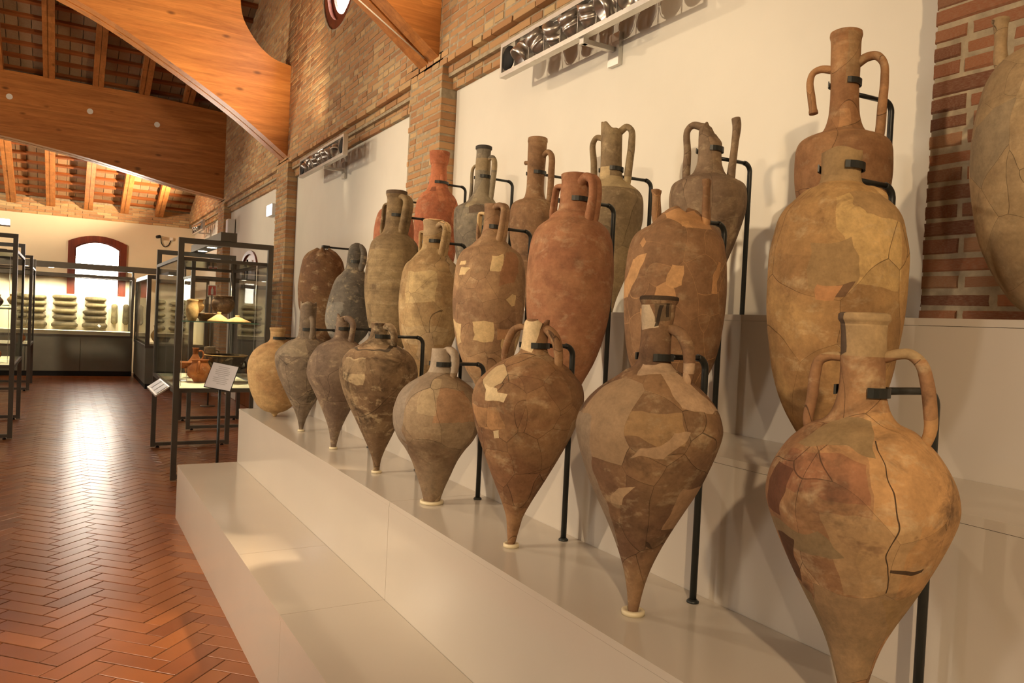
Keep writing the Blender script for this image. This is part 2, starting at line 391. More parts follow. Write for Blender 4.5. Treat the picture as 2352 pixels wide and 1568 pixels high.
def brick_vis(bk):
    q = proj((bk[0], (bk[1] + bk[2]) / 2, bk[3]))
    if q is None or not (-30 < q[0] < W_PX + 30 and -30 < q[1] < H_PX + 30): return 0
    if bk[3] < 1.5 and bk[1] < 5.9: return 0
    return (bk[2] - bk[1]) / q[2] ** 2
order = sorted(range(len(bricks)), key=lambda i: -brick_vis(bricks[i])); nearb = set(order[:298])
def jit(r): return random.uniform(-r, r)
unit, unit_r, UV = [], [], []
for k in range(12):
    def ring(x, cy, cz, jy, jz):
        return [(x, y + jit(jy), z + jit(jz)) for y, z in ((cy, cz), (.5, cz), (1 - cy, cz), (1 - cy, .5), (1 - cy, 1 - cz), (.5, 1 - cz), (cy, 1 - cz), (cy, .5))]
    V = ring(0, .026, .15, .012, .05) + ring(.035, .004, .02, .008, .03) + ring(1, 0, 0, 0, 0)
    Fc = [tuple(range(7, -1, -1))] + [(8 * r + q, 8 * r + (q + 1) % 8, 8 * r + 8 + (q + 1) % 8, 8 * r + 8 + q) for r in (0, 1) for q in range(8)]
    mb = MB().add(V, Fc); UV.append((np.array(V), Fc))
    unit.append(mb.mesh('brick', M['brick_o'])); r_ = unit[-1].copy(); r_.materials[0] = M['brick_red_o']; unit_r.append(r_)
BV, BF, BRn = [], [], []
for i, (xf, y0, y1, z0, dep) in enumerate(bricks):
    px = xf + jit(0.0030); hh = BRH + jit(.004); zz = z0 + jit(.002)
    if i in nearb: inst('brick', (unit_r if z0 < 3.1 and y0 < 2 else unit)[i % 12], (px, y0 + .003, zz), wall_right, None, (dep, y1 - y0 - .006, hh))
    else:
        o = len(BV); uv, Fc = UV[i % 12]
        BV += (uv * (dep, y1 - y0 - .006, hh) + (px, y0 + .003, zz)).tolist(); BF += [tuple(q + o for q in f) for f in Fc]; BRn += [random.random()] * len(Fc)
wb = stuff_mesh('bricks_beyond', M['brick_a'], BV, BF, BRn, wall_right); wb.data.materials.append(M['brick_red_a']); wb.data.polygons.foreach_set('material_index', [1 if BV[f[0]][2] < 3.1 and BV[f[0]][1] < 2 else 0 for f in BF])

# round window high in the right wall
ow = MB(); seg = 48
for r0, r1, x0, x1 in ((0.64, 0.54, XP + 0.02, XP + 0.2), (0.56, 0.47, XP + 0.07, XP + 0.22)):
    V = []; 
    for k in range(seg):
        t = 2 * math.pi * k / seg; c, s_ = math.cos(t), math.sin(t)
        V += [(x0, OCY + r0 * c, OCZ + r0 * s_), (x0, OCY + r1 * c, OCZ + r1 * s_), (x1, OCY + r1 * c, OCZ + r1 * s_), (x1, OCY + r0 * c, OCZ + r0 * s_)]
    Fc = []
    for k in range(seg):
        a, b = 4 * k, 4 * ((k + 1) % seg); Fc += [(a + j, a + (j + 1) % 4, b + (j + 1) % 4, b + j) for j in range(4)]
    ow.add(V, Fc)
window_1 = ow.build('window_1', M['redwood'], kind='structure')
disc = [(OCY + 0.475 * math.cos(t), OCZ + 0.475 * math.sin(t)) for t in np.linspace(0, 2 * math.pi, 33)[:-1]]
MB().add([(XP + 0.10, *p) for p in disc], [tuple(range(32))]).build('pane', M['milky'], window_1)

# ---- far wall with brick band at the top and an arched window
WX0, WX1, WSP, WTOP = 0.0, 1.11, 2.80, 2.95     # window frame: outer jambs, springing, crown
def wall_arch(x0, x1, zs, zc, n=15):            # segmental arch, left to right
    w = (x1 - x0) / 2; hgt = zc - zs; rad = (w * w + hgt * hgt) / (2 * hgt); cx = (x0 + x1) / 2; cz = zc - rad; a = math.asin(w / rad)
    return [(cx + rad * math.sin(t), cz + rad * math.cos(t)) for t in np.linspace(-a, a, n)]
mb = MB(); BZ = 3.30
mb.box((XL, YF, 0), (WX0 + .03, YF + .3, BZ)); mb.box((WX1 - .03, YF, 0), (2.75, YF + .3, BZ)); mb.box((WX0 + .03, YF, 0), (WX1 - .03, YF + .3, 1.2))
mb.prism([(WX0 + .03, BZ), (WX1 - .03, BZ)] + wall_arch(WX0 + .03, WX1 - .03, WSP - .03, WTOP - .03)[::-1], YF, YF + .3, 'y')
wall_back = mb.build('wall_back', M['plaster_far'], kind='structure')
MB().box((XL, YF + 0.01, BZ), (2.75, YF + .3, 3.72)).build('mortar_band', M['mortar'], wall_back)
BV, BF, BRn = [], [], []
for k in range(6):
    z0 = BZ + .003 + k * CZ; x = -2.2 + (k % 2) * .135
    while x < 2.36:
        o = len(BV); x1 = min(x + BRL, 2.36); f = YF - 0.004 + jit(.004)
        for yy in (f, f + .05):
            for xx, z in ((x, z0), (x1, z0), (x1, z0 + BRH), (x, z0 + BRH)): BV.append((xx, yy, z + jit(.002)))
        BF += [(o, o + 1, o + 2, o + 3), (o, o + 4, o + 5, o + 1), (o + 1, o + 5, o + 6, o + 2), (o + 2, o + 6, o + 7, o + 3), (o + 3, o + 7, o + 4, o)]; BRn += [random.random()] * 5
        x += 0.272
stuff_mesh('brick_band', M['brick_a'], BV, BF, BRn, wall_back)
# window frame
def arch_frame(x0, x1, z0, zs, zc, wd, y0, y1):
    out = [(x0, z0)] + wall_arch(x0, x1, zs, zc) + [(x1, z0)]
    inn = [(x0 + wd, z0)] + wall_arch(x0 + wd, x1 - wd, zs - wd * .9, zc - wd) + [(x1 - wd, z0)]
    mb = MB(); n = len(out); V = [(p[0], y0, p[1]) for p in out] + [(p[0], y0, p[1]) for p in inn] + [(p[0], y1, p[1]) for p in out] + [(p[0], y1, p[1]) for p in inn]
    Fc = []
    for i in range(n - 1):
        Fc += [(i, i + 1, n + i + 1, n + i), (2 * n + i, 3 * n + i, 3 * n + i + 1, 2 * n + i + 1), (n + i, n + i + 1, 3 * n + i + 1, 3 * n + i), (i, 2 * n + i, 2 * n + i + 1, i + 1)]
    Fc += [(0, n, 3 * n, 2 * n), (n - 1, 3 * n - 1, 4 * n - 1, 2 * n - 1)]
    return mb.add(V, Fc)
window_2 = arch_frame(WX0, WX1, 1.2, WSP, WTOP, 0.125, YF - 0.05, YF + 0.16).build('window_2', M['redwood'], kind='structure')
arch_frame(WX0 + .10, WX1 - .10, 1.2, WSP - .09, WTOP - .10, 0.05, YF - 0.01, YF + 0.12).build('sash_frame', M['redwood'], window_2)
MB().box((WX0 + .1, YF + .05, 1.2), (WX1 - .1, YF + .056, 2.9)).build('pane', M['glass'], window_2)
# light of the sky through the windows
for nm, loc, sx, sy, rot in (('sky_portal', (0.55, YF + 0.30, 2.05), 1.0, 1.7, (math.radians(-90), 0, 0)), ('sky_portal', (2.76, OCY, OCZ), 1.0, 1.0, (0, math.radians(90), 0))) + tuple(('sky_portal', (XL - .31, y, 1.9), 2.0, .8, (0, math.radians(-90), 0)) for y in (3.36, 7.83, 12.4)):
    d = bpy.data.lights.new(nm, 'AREA'); d.shape = 'RECTANGLE'; d.size = sx; d.size_y = sy; d.cycles.is_portal = True
    o = bpy.data.objects.new(nm, d); COL.objects.link(o); o.location = loc; o.rotation_euler = rot

# ---- remaining walls
# left wall (out of view); tall windows added as a broad side daylight source
LW = [3.36, 7.83, 12.4]
mb = MB(); ys = [YN - .3] + [v for y in LW for v in (y - .40, y + .40)] + [YF + .3]
for a, c in zip(ys[0::2], ys[1::2]): mb.box((XL - .3, a, 0), (XL, c, 3.72))
for y in LW: mb.box((XL - .3, y - .40, 0), (XL, y + .40, .9)); mb.box((XL - .3, y - .40, 2.9), (XL, y + .40, 3.72))
mb.prism([(YN - .3, 3.70)] + [(YF + .3, 3.70), (YF, roof_z(YF)), (RIDGE_Y, roof_z(RIDGE_Y)), (YN, roof_z(YN))], XL - .3, XL, 'x').build('wall_left', M['plaster'], kind='structure')
for k, y in enumerate(LW):
    mb = MB()
    for p, q in (((-.2, -.40, .9), (-.1, -.33, 2.9)), ((-.2, .33, .9), (-.1, .40, 2.9)), ((-.2, -.33, .9), (-.1, .33, .98)), ((-.2, -.33, 2.82), (-.1, .33, 2.9)), ((-.19, -.03, .98), (-.11, .03, 2.82))): mb.box((XL + p[0], y + p[1], p[2]), (XL + q[0], y + q[1], q[2]))
    w = mb.build('window_%d' % (k + 3), M['redwood'], kind='structure')
    MB().box((XL - .152, y - .33, .98), (XL - .148, y + .33, 2.82)).build('pane', M['glass'], w)
MB().box((XL - .3, YN - .3, 0), (2.75, YN, 3.75)).build('wall_front', M['plaster'], kind='structure')

# ---- roof: slabs, rafters along the slope, battens across, clay tiles between
ceil_mb = MB()
LS = math.hypot(YF - RIDGE_Y, roof_z(RIDGE_Y) - EAVE_Z); CA, SA = (YF - RIDGE_Y) / LS, (roof_z(RIDGE_Y) - EAVE_Z) / LS
def rp(x, s, n):   # far slope: s up from the far eave, n above the tile underside
    return (x, YF - s * CA + n * SA, EAVE_Z + s * SA + n * CA)
def slope_box(mb, x0, x1, s0, s1, n0, n1):
    v = [rp(x, s, n) for n in (n0, n1) for x, s in ((x0, s0), (x1, s0), (x1, s1), (x0, s1))]
    return mb.add(v, [(0, 3, 2, 1), (4, 5, 6, 7), (0, 1, 5, 4), (1, 2, 6, 5), (2, 3, 7, 6), (3, 0, 4, 7)])
slope_box(ceil_mb, XL - .3, 2.75, -0.4, LS, 0.035, 0.12)
zr = roof_z(RIDGE_Y); zn = roof_z(YN)
ceil_mb.prism([(YN - .3, zn - .3 * SL + .03), (RIDGE_Y, zr + .03), (RIDGE_Y, zr + .13), (YN - .3, zn - .3 * SL + .13)], XL - .3, 2.75, 'x')
ceiling = ceil_mb.build('ceiling', m_plain('roof_boards', (0.60, 0.54, 0.46), 0.8), kind='structure')
RX = [-1.03 + 0.689 * i for i in range(-2, 5)]
for x in RX:
    mb = MB(); slope_box(mb, x - .08, x - .003, -0.02, LS, -0.20, -0.045); slope_box(mb, x + .003, x + .08, -0.02, LS, -0.20, -0.045) if RX.index(x) == 4 else slope_box(mb, x - .02, x + .08, -0.02, LS, -0.20, -0.045)
    mb.build('rafter', M['rafter'], ceiling)
BS = 0.335
nb = int(LS / BS)
for i in range(nb):
    s = 0.10 + i * BS
    mb = MB(); slope_box(mb, -2.4, 2.36, s - .032, s + .032, -0.045, 0.0); mb.build('batten', M['batten'], ceiling)
rt = []
for i in range(nb):
    s0 = 0.10 + i * BS; x = -2.4 + (i % 2) * 0.0
    while x < 2.34:
        c = rp(x + .08, s0 + BS / 2, 0); rt.append((x, s0, c)); x += 0.167
def rvis(c):
    q = proj(c)
    if q is None or not (-20 < q[0] < 720 and -20 < q[1] < 520): return 0
    return 1 / q[2] if c[1] > 9.9 else 0
oo = sorted(range(len(rt)), key=lambda i: -rvis(rt[i][2])); nr = set([i for i in oo[:298] if rvis(rt[i][2]) > 0])
mbt = MB(); v = [(x, -s * CA + n * SA, s * SA + n * CA) for n in (0.0, 0.03) for x, s in ((.004, .004), (.161, .004), (.161, BS - .004), (.004, BS - .004))]
mbt.add(v, [(0, 3, 2, 1), (0, 1, 5, 4), (1, 2, 6, 5), (2, 3, 7, 6), (3, 0, 4, 7)]); rtm = mbt.mesh('roof_tile', M['rtile_o'])
BV, BF, BRn = [], [], []
for i, (x, s0, c) in enumerate(rt):
    if i in nr: inst('roof_tile', rtm, rp(x, s0, 0), ceiling)
    else:
        o = len(BV); BV += [rp(a, b, n) for n in (0.0, 0.03) for a, b in ((x + .004, s0 + .004), (x + .163, s0 + .004), (x + .163, s0 + BS - .004), (x + .004, s0 + BS - .004))]
        BF += [(o, o + 3, o + 2, o + 1), (o, o + 1, o + 5, o + 4), (o + 1, o + 2, o + 6, o + 5), (o + 2, o + 3, o + 7, o + 6), (o + 3, o, o + 4, o + 7)]; BRn += [random.random()] * 5
stuff_mesh('roof_tiles_beyond', M['rtile_a'], BV, BF, BRn, ceiling)

# ---- arched glulam beams across the hall (two boards side by side with a slot)
def beam(y0, lower, upper, label, bolts=()):
    root = empty('arched_beam', (0, y0, 3.4), label, 'beam', 'arched roof beams')
    lo = [tuple(p) for p in catmull(lower, 5)]; up = [tuple(p) for p in catmull(upper, 5)]
    poly = lo + up[::-1]
    for k, (a, b) in enumerate(((y0, y0 + .165), (y0 + .20, y0 + .365))):
        n = len(lo); npl = len(up)
        mb = MB(); mb.prism(poly, a, b, 'y'); mb.build('beam_board', M['beam'], root, origin=None).matrix_parent_inverse = Matrix.Translation((0, -y0, -3.4))
    MB().prism([(p[0], p[1] + .06) for p in lo] + [(p[0], p[1] + .5) for p in lo[::-1]], y0 + .165, y0 + .20, 'y').build('spacer_board', M['beam'], root).matrix_parent_inverse = Matrix.Translation((0, -y0, -3.4))
    for bx, bz in bolts:
        c = [(bx + .045 * math.cos(t), bz + .045 * math.sin(t)) for t in np.linspace(0, 2 * math.pi, 17)[:-1]]
        MB().prism(c, y0 - .008, y0 + .01, 'y').build('bolt_cap', M['white'], root).matrix_parent_inverse = Matrix.Translation((0, -y0, -3.4))
    return root
knee = [(2.36, 4.605), (2.15, 4.65), (1.99, 4.75), (1.855, 4.905), (1.76, 5.07), (1.725, 5.27), (1.75, 5.5), (1.88, 5.72), (2.1, 5.86), (2.36, 5.92)]
low2 = [(-7.1, 3.456), (-5.9, 4.2), (-4.8, 4.834), (-3.6, 5.25), (-2.4, 5.38), (-1.2, 5.20), (0.0, 4.834), (.32, 4.70), (.77, 4.472), (1.253, 4.205), (1.762, 3.897), (2.36, 3.47)]
def big_beam(y0, label):
    lo = [tuple(p) for p in catmull(low2, 5)]; kn = [tuple(p) for p in catmull(knee, 5)]
    ztop = roof_z(y0 + .2) - .26
    root = empty('arched_beam', (0, y0, 3.4), label, 'beam', 'arched roof beams'); inv = Matrix.Translation((0, -y0, -3.4))
    # split into two convex-ish halves so the outline triangulates cleanly
    for a, b in ((y0, y0 + .165), (y0 + .20, y0 + .365)):
        mb = MB(); poly = lo + kn + [(2.36, ztop), (-7.1, ztop)]; mb.prism(poly, a, b, 'y')
        mb.build('beam_board', M['beam'], root).matrix_parent_inverse = inv
    MB().prism([(p[0], p[1] + .06) for p in lo] + [(p[0], p[1] + .5) for p in lo[::-1]], y0 + .165, y0 + .20, 'y').build('spacer_board', M['beam'], root).matrix_parent_inverse = inv
    return root
b1 = big_beam(5.32, 'orange wooden arched beam nearest the camera, cut off by the top of the photo')
big_beam(9.87, 'orange wooden arched beam with a round cut-out beside the brick wall')
low3 = [(-7.1, 3.46), (-5.9, 3.67), (-4.6, 3.92), (-3.4, 4.08), (-2.4, 4.13), (-.965, 4.046), (-.385, 3.97), (.226, 3.874), (.868, 3.744), (1.546, 3.601), (2.36, 3.47)]
beam(14.42, low3, [(-7.1, 5.06), (-2.4, 5.07), (0.0, 5.06), (1.1, 5.05), (2.36, 4.975)], 'darker wooden beam with three pale bolt caps, farthest from the camera', [(-.86, 4.66), (.245, 4.63), (1.245, 4.585)])
MB().tube([(2.32, 5.505, 3.50), (1.75, 5.505, 3.83), (1.2, 5.505, 4.13)], .006, 6).build('cable', M['white'], b1).matrix_parent_inverse = Matrix.Translation((0, -5.32, -3.4))

# ---- stepped display platform
X1, XS, ZS, PE = 0.717, 0.4055, 0.3925, 5.865
XF = [0.717, 1.1235, 1.530, 1.922]; ZTOP = [0.381, 0.776, 1.17, 1.565]; PN = -1.2
TH = 0.019
TIER = ['lowest white lacquered step of the display platform, empty', 'second white step of the platform carrying the front row of amphorae', 'third white step of the platform carrying the middle row of amphorae', 'highest white step of the platform carrying the back row of amphorae']
for i in range(4):
    xb = XF[i + 1] if i < 3 else XP - 0.008
    plat = empty('platform_step', (XF[i], 2.5, 0), TIER[i], 'platform', 'steps of the display platform'); pinv = Matrix.Translation((-XF[i], -2.5, 0))
    js = {0: [PN, 0.4, 1.6, 2.83, 3.617, PE], 1: [PN, 0.0, 2.815, PE], 2: [PN, 0.0, 2.86, PE], 3: [PN, 0.0, 2.86, PE]}[i]
    for a, b in zip(js[:-1], js[1:]):
        MB().box((XF[i], a + .0012, ZTOP[i] - TH), (xb - .0005, b - .0012, ZTOP[i])).build('top_board', M['lacquer'], plat).matrix_parent_inverse = pinv
    js = [PN, 0.0, 2.825, PE]
    for a, b in zip(js[:-1], js[1:]):
        MB().box((XF[i] + .0015, a + .0012, 0), (XF[i] + .02, b - .0012, ZTOP[i] - TH - .0012)).build('front_board', M['lacquer'], plat).matrix_parent_inverse = pinv
    MB().box((XF[i] + .021, PE - .02, 0), (xb - .001, PE - .0015, ZTOP[i] - TH - .0012)).build('end_board', M['lacquer'], plat).matrix_parent_inverse = pinv

# ================================================================ AMPHORAE
# X, Y, Z of the foot, sideways lean, outline [(height, radius)...], handles [(side, turn, [(reach, height)...], radius)...], clasp height
JARS = {
 'A1': (1.27, 5.38, 0.776, -0.003, [(0.0, 0.0087), (0.0259, 0.026), (0.0411, 0.0692), (0.0744, 0.1124), (0.1107, 0.1369), (0.1682, 0.1642), (0.2438, 0.1843), (0.3285, 0.1928), (0.3919, 0.1842), (0.4553, 0.1525), (0.4975, 0.1036), (0.5126, 0.0719), (0.5337, 0.0518), (0.588, 0.0489), (0.6061, 0.0546), (0.6151, 0.0546)], [], 0.546),
 'A2': (1.27, 4.69, 0.776, 0.02, [(0.0, 0.0091), (0.04, 0.0168), (0.0804, 0.0284), (0.1369, 0.0517), (0.2041, 0.0879), (0.2686, 0.1214), (0.3465, 0.1549), (0.4135, 0.1755), (0.4698, 0.178), (0.51, 0.1548), (0.5502, 0.1084), (0.577, 0.0593), (0.6172, 0.0503), (0.6974, 0.049), (0.7963, 0.049)], [(1, 62, [(0.0243, 0.7035), (0.0592, 0.6855), (0.0676, 0.6187), (0.0454, 0.5377)], 0.0161)], 0.628),
 'A3': (1.27, 4.03, 0.776, 0.031, [(0.0, 0.0126), (0.0397, 0.0184), (0.1012, 0.031), (0.1674, 0.0551), (0.2383, 0.0872), (0.3233, 0.1307), (0.3894, 0.1628), (0.4436, 0.1673), (0.5048, 0.1512), (0.559, 0.1145), (0.5825, 0.0756), (0.6013, 0.0458), (0.639, 0.0366), (0.7282, 0.0332)], [(1, 40, [(0.0068, 0.703), (0.0454, 0.7044), (0.0716, 0.6771), (0.0683, 0.6179), (0.0568, 0.5514)], 0.016)], 0.653),
 'A4': (1.27, 3.363, 0.776, -0.02, [(0.0, 0.0115), (0.057, 0.0194), (0.108, 0.0369), (0.171, 0.0657), (0.2381, 0.0975), (0.3052, 0.1293), (0.3783, 0.1601), (0.4451, 0.1768), (0.4816, 0.1778), (0.5341, 0.1618), (0.5703, 0.129), (0.5866, 0.1013), (0.6031, 0.0735), (0.6296, 0.0477), (0.6842, 0.0378), (0.6963, 0.0397)], [(1, 40, [(0.0245, 0.6765), (0.0603, 0.6798), (0.0842, 0.6463), (0.0831, 0.5977), (0.0742, 0.5568)], 0.016)], 0.636),
 'A5': (1.27, 2.74, 0.776, 0.018, [(0.0, 0.0291), (0.0534, 0.0445), (0.1105, 0.0667), (0.1728, 0.0914), (0.2162, 0.1179), (0.256, 0.1486), (0.3008, 0.1681), (0.349, 0.1739), (0.3834, 0.1705), (0.4281, 0.156), (0.4626, 0.1296), (0.4935, 0.0861), (0.5127, 0.0554), (0.5264, 0.0444), (0.5694, 0.0392), (0.6106, 0.0375)], [(1, 35, [(0.0136, 0.5991), (0.0377, 0.6086), (0.0614, 0.594), (0.0705, 0.5547), (0.0639, 0.508), (0.0583, 0.4733)], 0.0145)], 0.552),
 'A6': (1.27, 2.115, 0.776, 0.067, [(0.0, 0.0106), (0.0612, 0.0205), (0.0998, 0.0282), (0.1497, 0.0493), (0.2138, 0.081), (0.3076, 0.1258), (0.3614, 0.1489), (0.4278, 0.1697), (0.4715, 0.1794), (0.4997, 0.1787), (0.532, 0.1689), (0.56, 0.1472), (0.5925, 0.1129), (0.6155, 0.0751), (0.6298, 0.0512), (0.6467, 0.0435), (0.6889, 0.0414), (0.7394, 0.0406)], [(1, 35, [(0.011, 0.7107), (0.0417, 0.7091), (0.0712, 0.6891), (0.0913, 0.6505), (0.0984, 0.5859)], 0.0148), (-1, 35, [(0.0556, 0.7151), (0.0859, 0.7041), (0.1069, 0.6638), (0.1132, 0.6084)], 0.0113)], 0.657),
 'A7': (1.27, 1.496, 0.776, 0.031, [(0.0, 0.0114), (0.0622, 0.0207), (0.1138, 0.0332), (0.1709, 0.0544), (0.228, 0.0814), (0.2853, 0.1115), (0.3243, 0.1319), (0.3754, 0.1539), (0.4264, 0.172), (0.4726, 0.1822), (0.4945, 0.1801), (0.5253, 0.1694), (0.5496, 0.1538), (0.5785, 0.1252), (0.604, 0.0907), (0.621, 0.069), (0.6288, 0.0544), (0.6453, 0.0421), (0.6783, 0.0388), (0.7332, 0.0388), (0.7552, 0.0409), (0.7883, 0.0436), (0.7983, 0.0484), (0.807, 0.0489)], [(1, 25, [(0.0112, 0.7272), (0.0428, 0.7275), (0.0682, 0.7144), (0.087, 0.6825), (0.0934, 0.6479), (0.0907, 0.6017)], 0.0142)], 0.657),
 'A8': (1.27, 0.87, 0.776, -0.022, [(0.0, 0.011), (0.0393, 0.0161), (0.0903, 0.0255), (0.1411, 0.0386), (0.1759, 0.0508), (0.2109, 0.0673), (0.2524, 0.0896), (0.2964, 0.1123), (0.35, 0.138), (0.3916, 0.1544), (0.4228, 0.1626), (0.4466, 0.1627), (0.4788, 0.1553), (0.5126, 0.1381), (0.5339, 0.1225), (0.5489, 0.1072), (0.5639, 0.0895), (0.5765, 0.0629), (0.5937, 0.0501), (0.6215, 0.0418), (0.6455, 0.0389), (0.7172, 0.0386), (0.7529, 0.0397), (0.7616, 0.0444), (0.7712, 0.044)], [(1, 5, [(0.0382, 0.6954), (0.0563, 0.7013), (0.0757, 0.7025), (0.094, 0.6873), (0.1045, 0.6534), (0.1107, 0.6077), (0.1124, 0.5732), (0.1064, 0.5502)], 0.0108), (-1, 5, [(0.0328, 0.6911), (0.0576, 0.6912), (0.0749, 0.682), (0.0817, 0.6555), (0.0851, 0.6144), (0.0912, 0.5631)], 0.0094)], 0.631),
 'B1': (1.67, 5.68, 1.17, -0.027, [(0.0, 0.0143), (0.073, 0.0428), (0.1642, 0.0887), (0.2459, 0.1297), (0.3277, 0.155), (0.3798, 0.1707), (0.4453, 0.1786), (0.5306, 0.1802), (0.5964, 0.1724), (0.685, 0.1582), (0.7567, 0.1376), (0.7989, 0.1028), (0.8188, 0.0696), (0.8289, 0.0522)], [], 0.835),
 'B2': (1.67, 5.14, 1.17, 0.066, [(0.0, 0.0162), (0.0873, 0.0456), (0.1419, 0.0823), (0.1934, 0.125), (0.2414, 0.1455), (0.2863, 0.1586), (0.3373, 0.1615), (0.3855, 0.1585), (0.461, 0.1468), (0.5362, 0.1306), (0.5843, 0.113), (0.6276, 0.0764), (0.6643, 0.0588), (0.7278, 0.0559), (0.7883, 0.053), (0.8186, 0.0383), (0.8308, 0.0177)], [(1, 45, [(0.0306, 0.8013), (0.0349, 0.8074), (0.0695, 0.7698), (0.0726, 0.6944), (0.0397, 0.6114)], 0.0191)], 0.701),
 'B3': (1.67, 4.302, 1.17, 0.005, [(0.0, 0.0192), (0.0288, 0.032), (0.094, 0.059), (0.1851, 0.0973), (0.2864, 0.1305), (0.3849, 0.1509), (0.4702, 0.1622), (0.5608, 0.1647), (0.6464, 0.1583), (0.7241, 0.148), (0.7706, 0.1353), (0.7992, 0.111), (0.8207, 0.083), (0.8593, 0.0651), (0.9239, 0.0574), (0.9756, 0.0562), (1.0399, 0.0561), (1.058, 0.0625), (1.0785, 0.0625)], [(1, 42, [(0.0108, 1.0325), (0.0579, 1.0428), (0.0899, 1.0187), (0.0823, 0.9278), (0.0502, 0.7968)], 0.0256), (-1, 42, [(0.0708, 1.0075), (0.0911, 0.9962), (0.0965, 0.9186), (0.1015, 0.8359)], 0.0115)], 0.934),
 'B4': (1.67, 3.753, 1.17, 0.009, [(0.0, 0.022), (0.0231, 0.0416), (0.0816, 0.0786), (0.1632, 0.1178), (0.2493, 0.1466), (0.3353, 0.158), (0.4212, 0.1636), (0.5117, 0.1612), (0.5813, 0.1508), (0.6187, 0.137), (0.6421, 0.1129), (0.6792, 0.0818), (0.6932, 0.068), (0.7097, 0.0576), (0.7676, 0.0541), (0.8256, 0.0541), (0.8396, 0.0564), (0.8558, 0.0587)], [(1, 48, [(0.0411, 0.8223), (0.0773, 0.8354), (0.1025, 0.8133), (0.0952, 0.7364), (0.0723, 0.6426)], 0.0196), (-1, 48, [(0.0749, 0.7991), (0.0961, 0.7983), (0.0949, 0.7405), (0.0902, 0.6828)], 0.0104)], 0.744),
 'B5': (1.67, 3.079, 1.17, -0.005, [(0.0, 0.0239), (0.0502, 0.0518), (0.1102, 0.0917), (0.1962, 0.1294), (0.3099, 0.1551), (0.3917, 0.1639), (0.4773, 0.1648), (0.5588, 0.1608), (0.6204, 0.1488), (0.6502, 0.131), (0.676, 0.0953), (0.7018, 0.0675), (0.7176, 0.0516), (0.7474, 0.0417), (0.8068, 0.0367), (0.8504, 0.0377), (0.8662, 0.0397)], [(1, 48, [(0.0187, 0.8472), (0.059, 0.8585), (0.0828, 0.8455), (0.0789, 0.77), (0.0581, 0.6859)], 0.0179), (-1, 48, [(0.0581, 0.8306), (0.0825, 0.8297), (0.0887, 0.784), (0.0872, 0.7127)], 0.0099)], 0.763),
 'B6': (1.67, 2.451, 1.17, 0.012, [(0.0, 0.0202), (0.0564, 0.0471), (0.1224, 0.0799), (0.1935, 0.1143), (0.2931, 0.1452), (0.3776, 0.1584), (0.4486, 0.165), (0.5261, 0.1674), (0.6018, 0.1639), (0.6606, 0.1547), (0.7025, 0.1363), (0.7228, 0.1154), (0.7381, 0.0953), (0.7599, 0.0802), (0.775, 0.0618), (0.7984, 0.0568), (0.8485, 0.0551), (0.8853, 0.0534), (0.8987, 0.0559), (0.912, 0.0568)], [(1, 42, [(0.0373, 0.8761), (0.0664, 0.8952), (0.0911, 0.8841), (0.1024, 0.851), (0.0991, 0.7841), (0.0884, 0.7303)], 0.0226), (-1, 42, [(0.0622, 0.8735), (0.0923, 0.871), (0.1029, 0.8289), (0.106, 0.755)], 0.0126)], 0.815),
 'B7': (1.67, 1.848, 1.17, 0.002, [(0.0, 0.0163), (0.0307, 0.0367), (0.0796, 0.0659), (0.1423, 0.0978), (0.2064, 0.1228), (0.2454, 0.1363), (0.3219, 0.1504), (0.4094, 0.1577), (0.5078, 0.1582), (0.5784, 0.1507), (0.6268, 0.1385), (0.6543, 0.1204), (0.6807, 0.0865), (0.7014, 0.0709), (0.7152, 0.0567), (0.7222, 0.0351)], [(-1, 15, [(0.0701, 0.6834), (0.0742, 0.7305), (0.077, 0.7804)], 0.0163), (1, 15, [(0.0871, 0.6698), (0.085, 0.7327), (0.0823, 0.8066)], 0.0149)], 0.69),
 'B8': (1.67, 1.255, 1.17, -0.005, [(0.0, 0.0172), (0.0529, 0.0485), (0.097, 0.0802), (0.162, 0.116), (0.2325, 0.1384), (0.3059, 0.151), (0.3421, 0.1565), (0.3992, 0.1613), (0.4692, 0.1636), (0.5391, 0.1626), (0.5882, 0.1537), (0.6297, 0.1442), (0.6558, 0.1292), (0.6743, 0.111), (0.6907, 0.095), (0.7027, 0.0815), (0.7158, 0.0568), (0.7266, 0.0483), (0.8028, 0.0478)], [(1, 20, [(0.0747, 0.6976), (0.0955, 0.6842), (0.104, 0.6733)], 0.0111)], 0.759),
 'C1': (2.08, 5.35, 1.565, -0.008, [(0.0, 0.0255), (0.0935, 0.0827), (0.2225, 0.1271), (0.3513, 0.1461), (0.5217, 0.1492), (0.586, 0.146), (0.6599, 0.1333), (0.7176, 0.111), (0.7433, 0.0761), (0.7689, 0.0476), (0.8555, 0.0444)], [], 0.804),
 'C2': (2.08, 4.62, 1.565, 0.005, [(0.0, 0.0228), (0.0602, 0.0456), (0.1318, 0.074), (0.232, 0.1053), (0.3463, 0.1308), (0.4692, 0.142), (0.5519, 0.1448), (0.6376, 0.1419), (0.706, 0.132), (0.7485, 0.1078), (0.7806, 0.0766), (0.8036, 0.0667), (0.8749, 0.0539), (0.9463, 0.0525), (0.9582, 0.0582), (1.0208, 0.0667), (1.0321, 0.0667)], [(1, 62, [(0.0248, 0.8898), (0.0523, 0.8565), (0.0512, 0.8109), (0.0454, 0.7537)], 0.0142), (-1, 62, [(0.103, 0.8801), (0.1111, 0.84), (0.1173, 0.7829)], 0.0085)], 0.829),
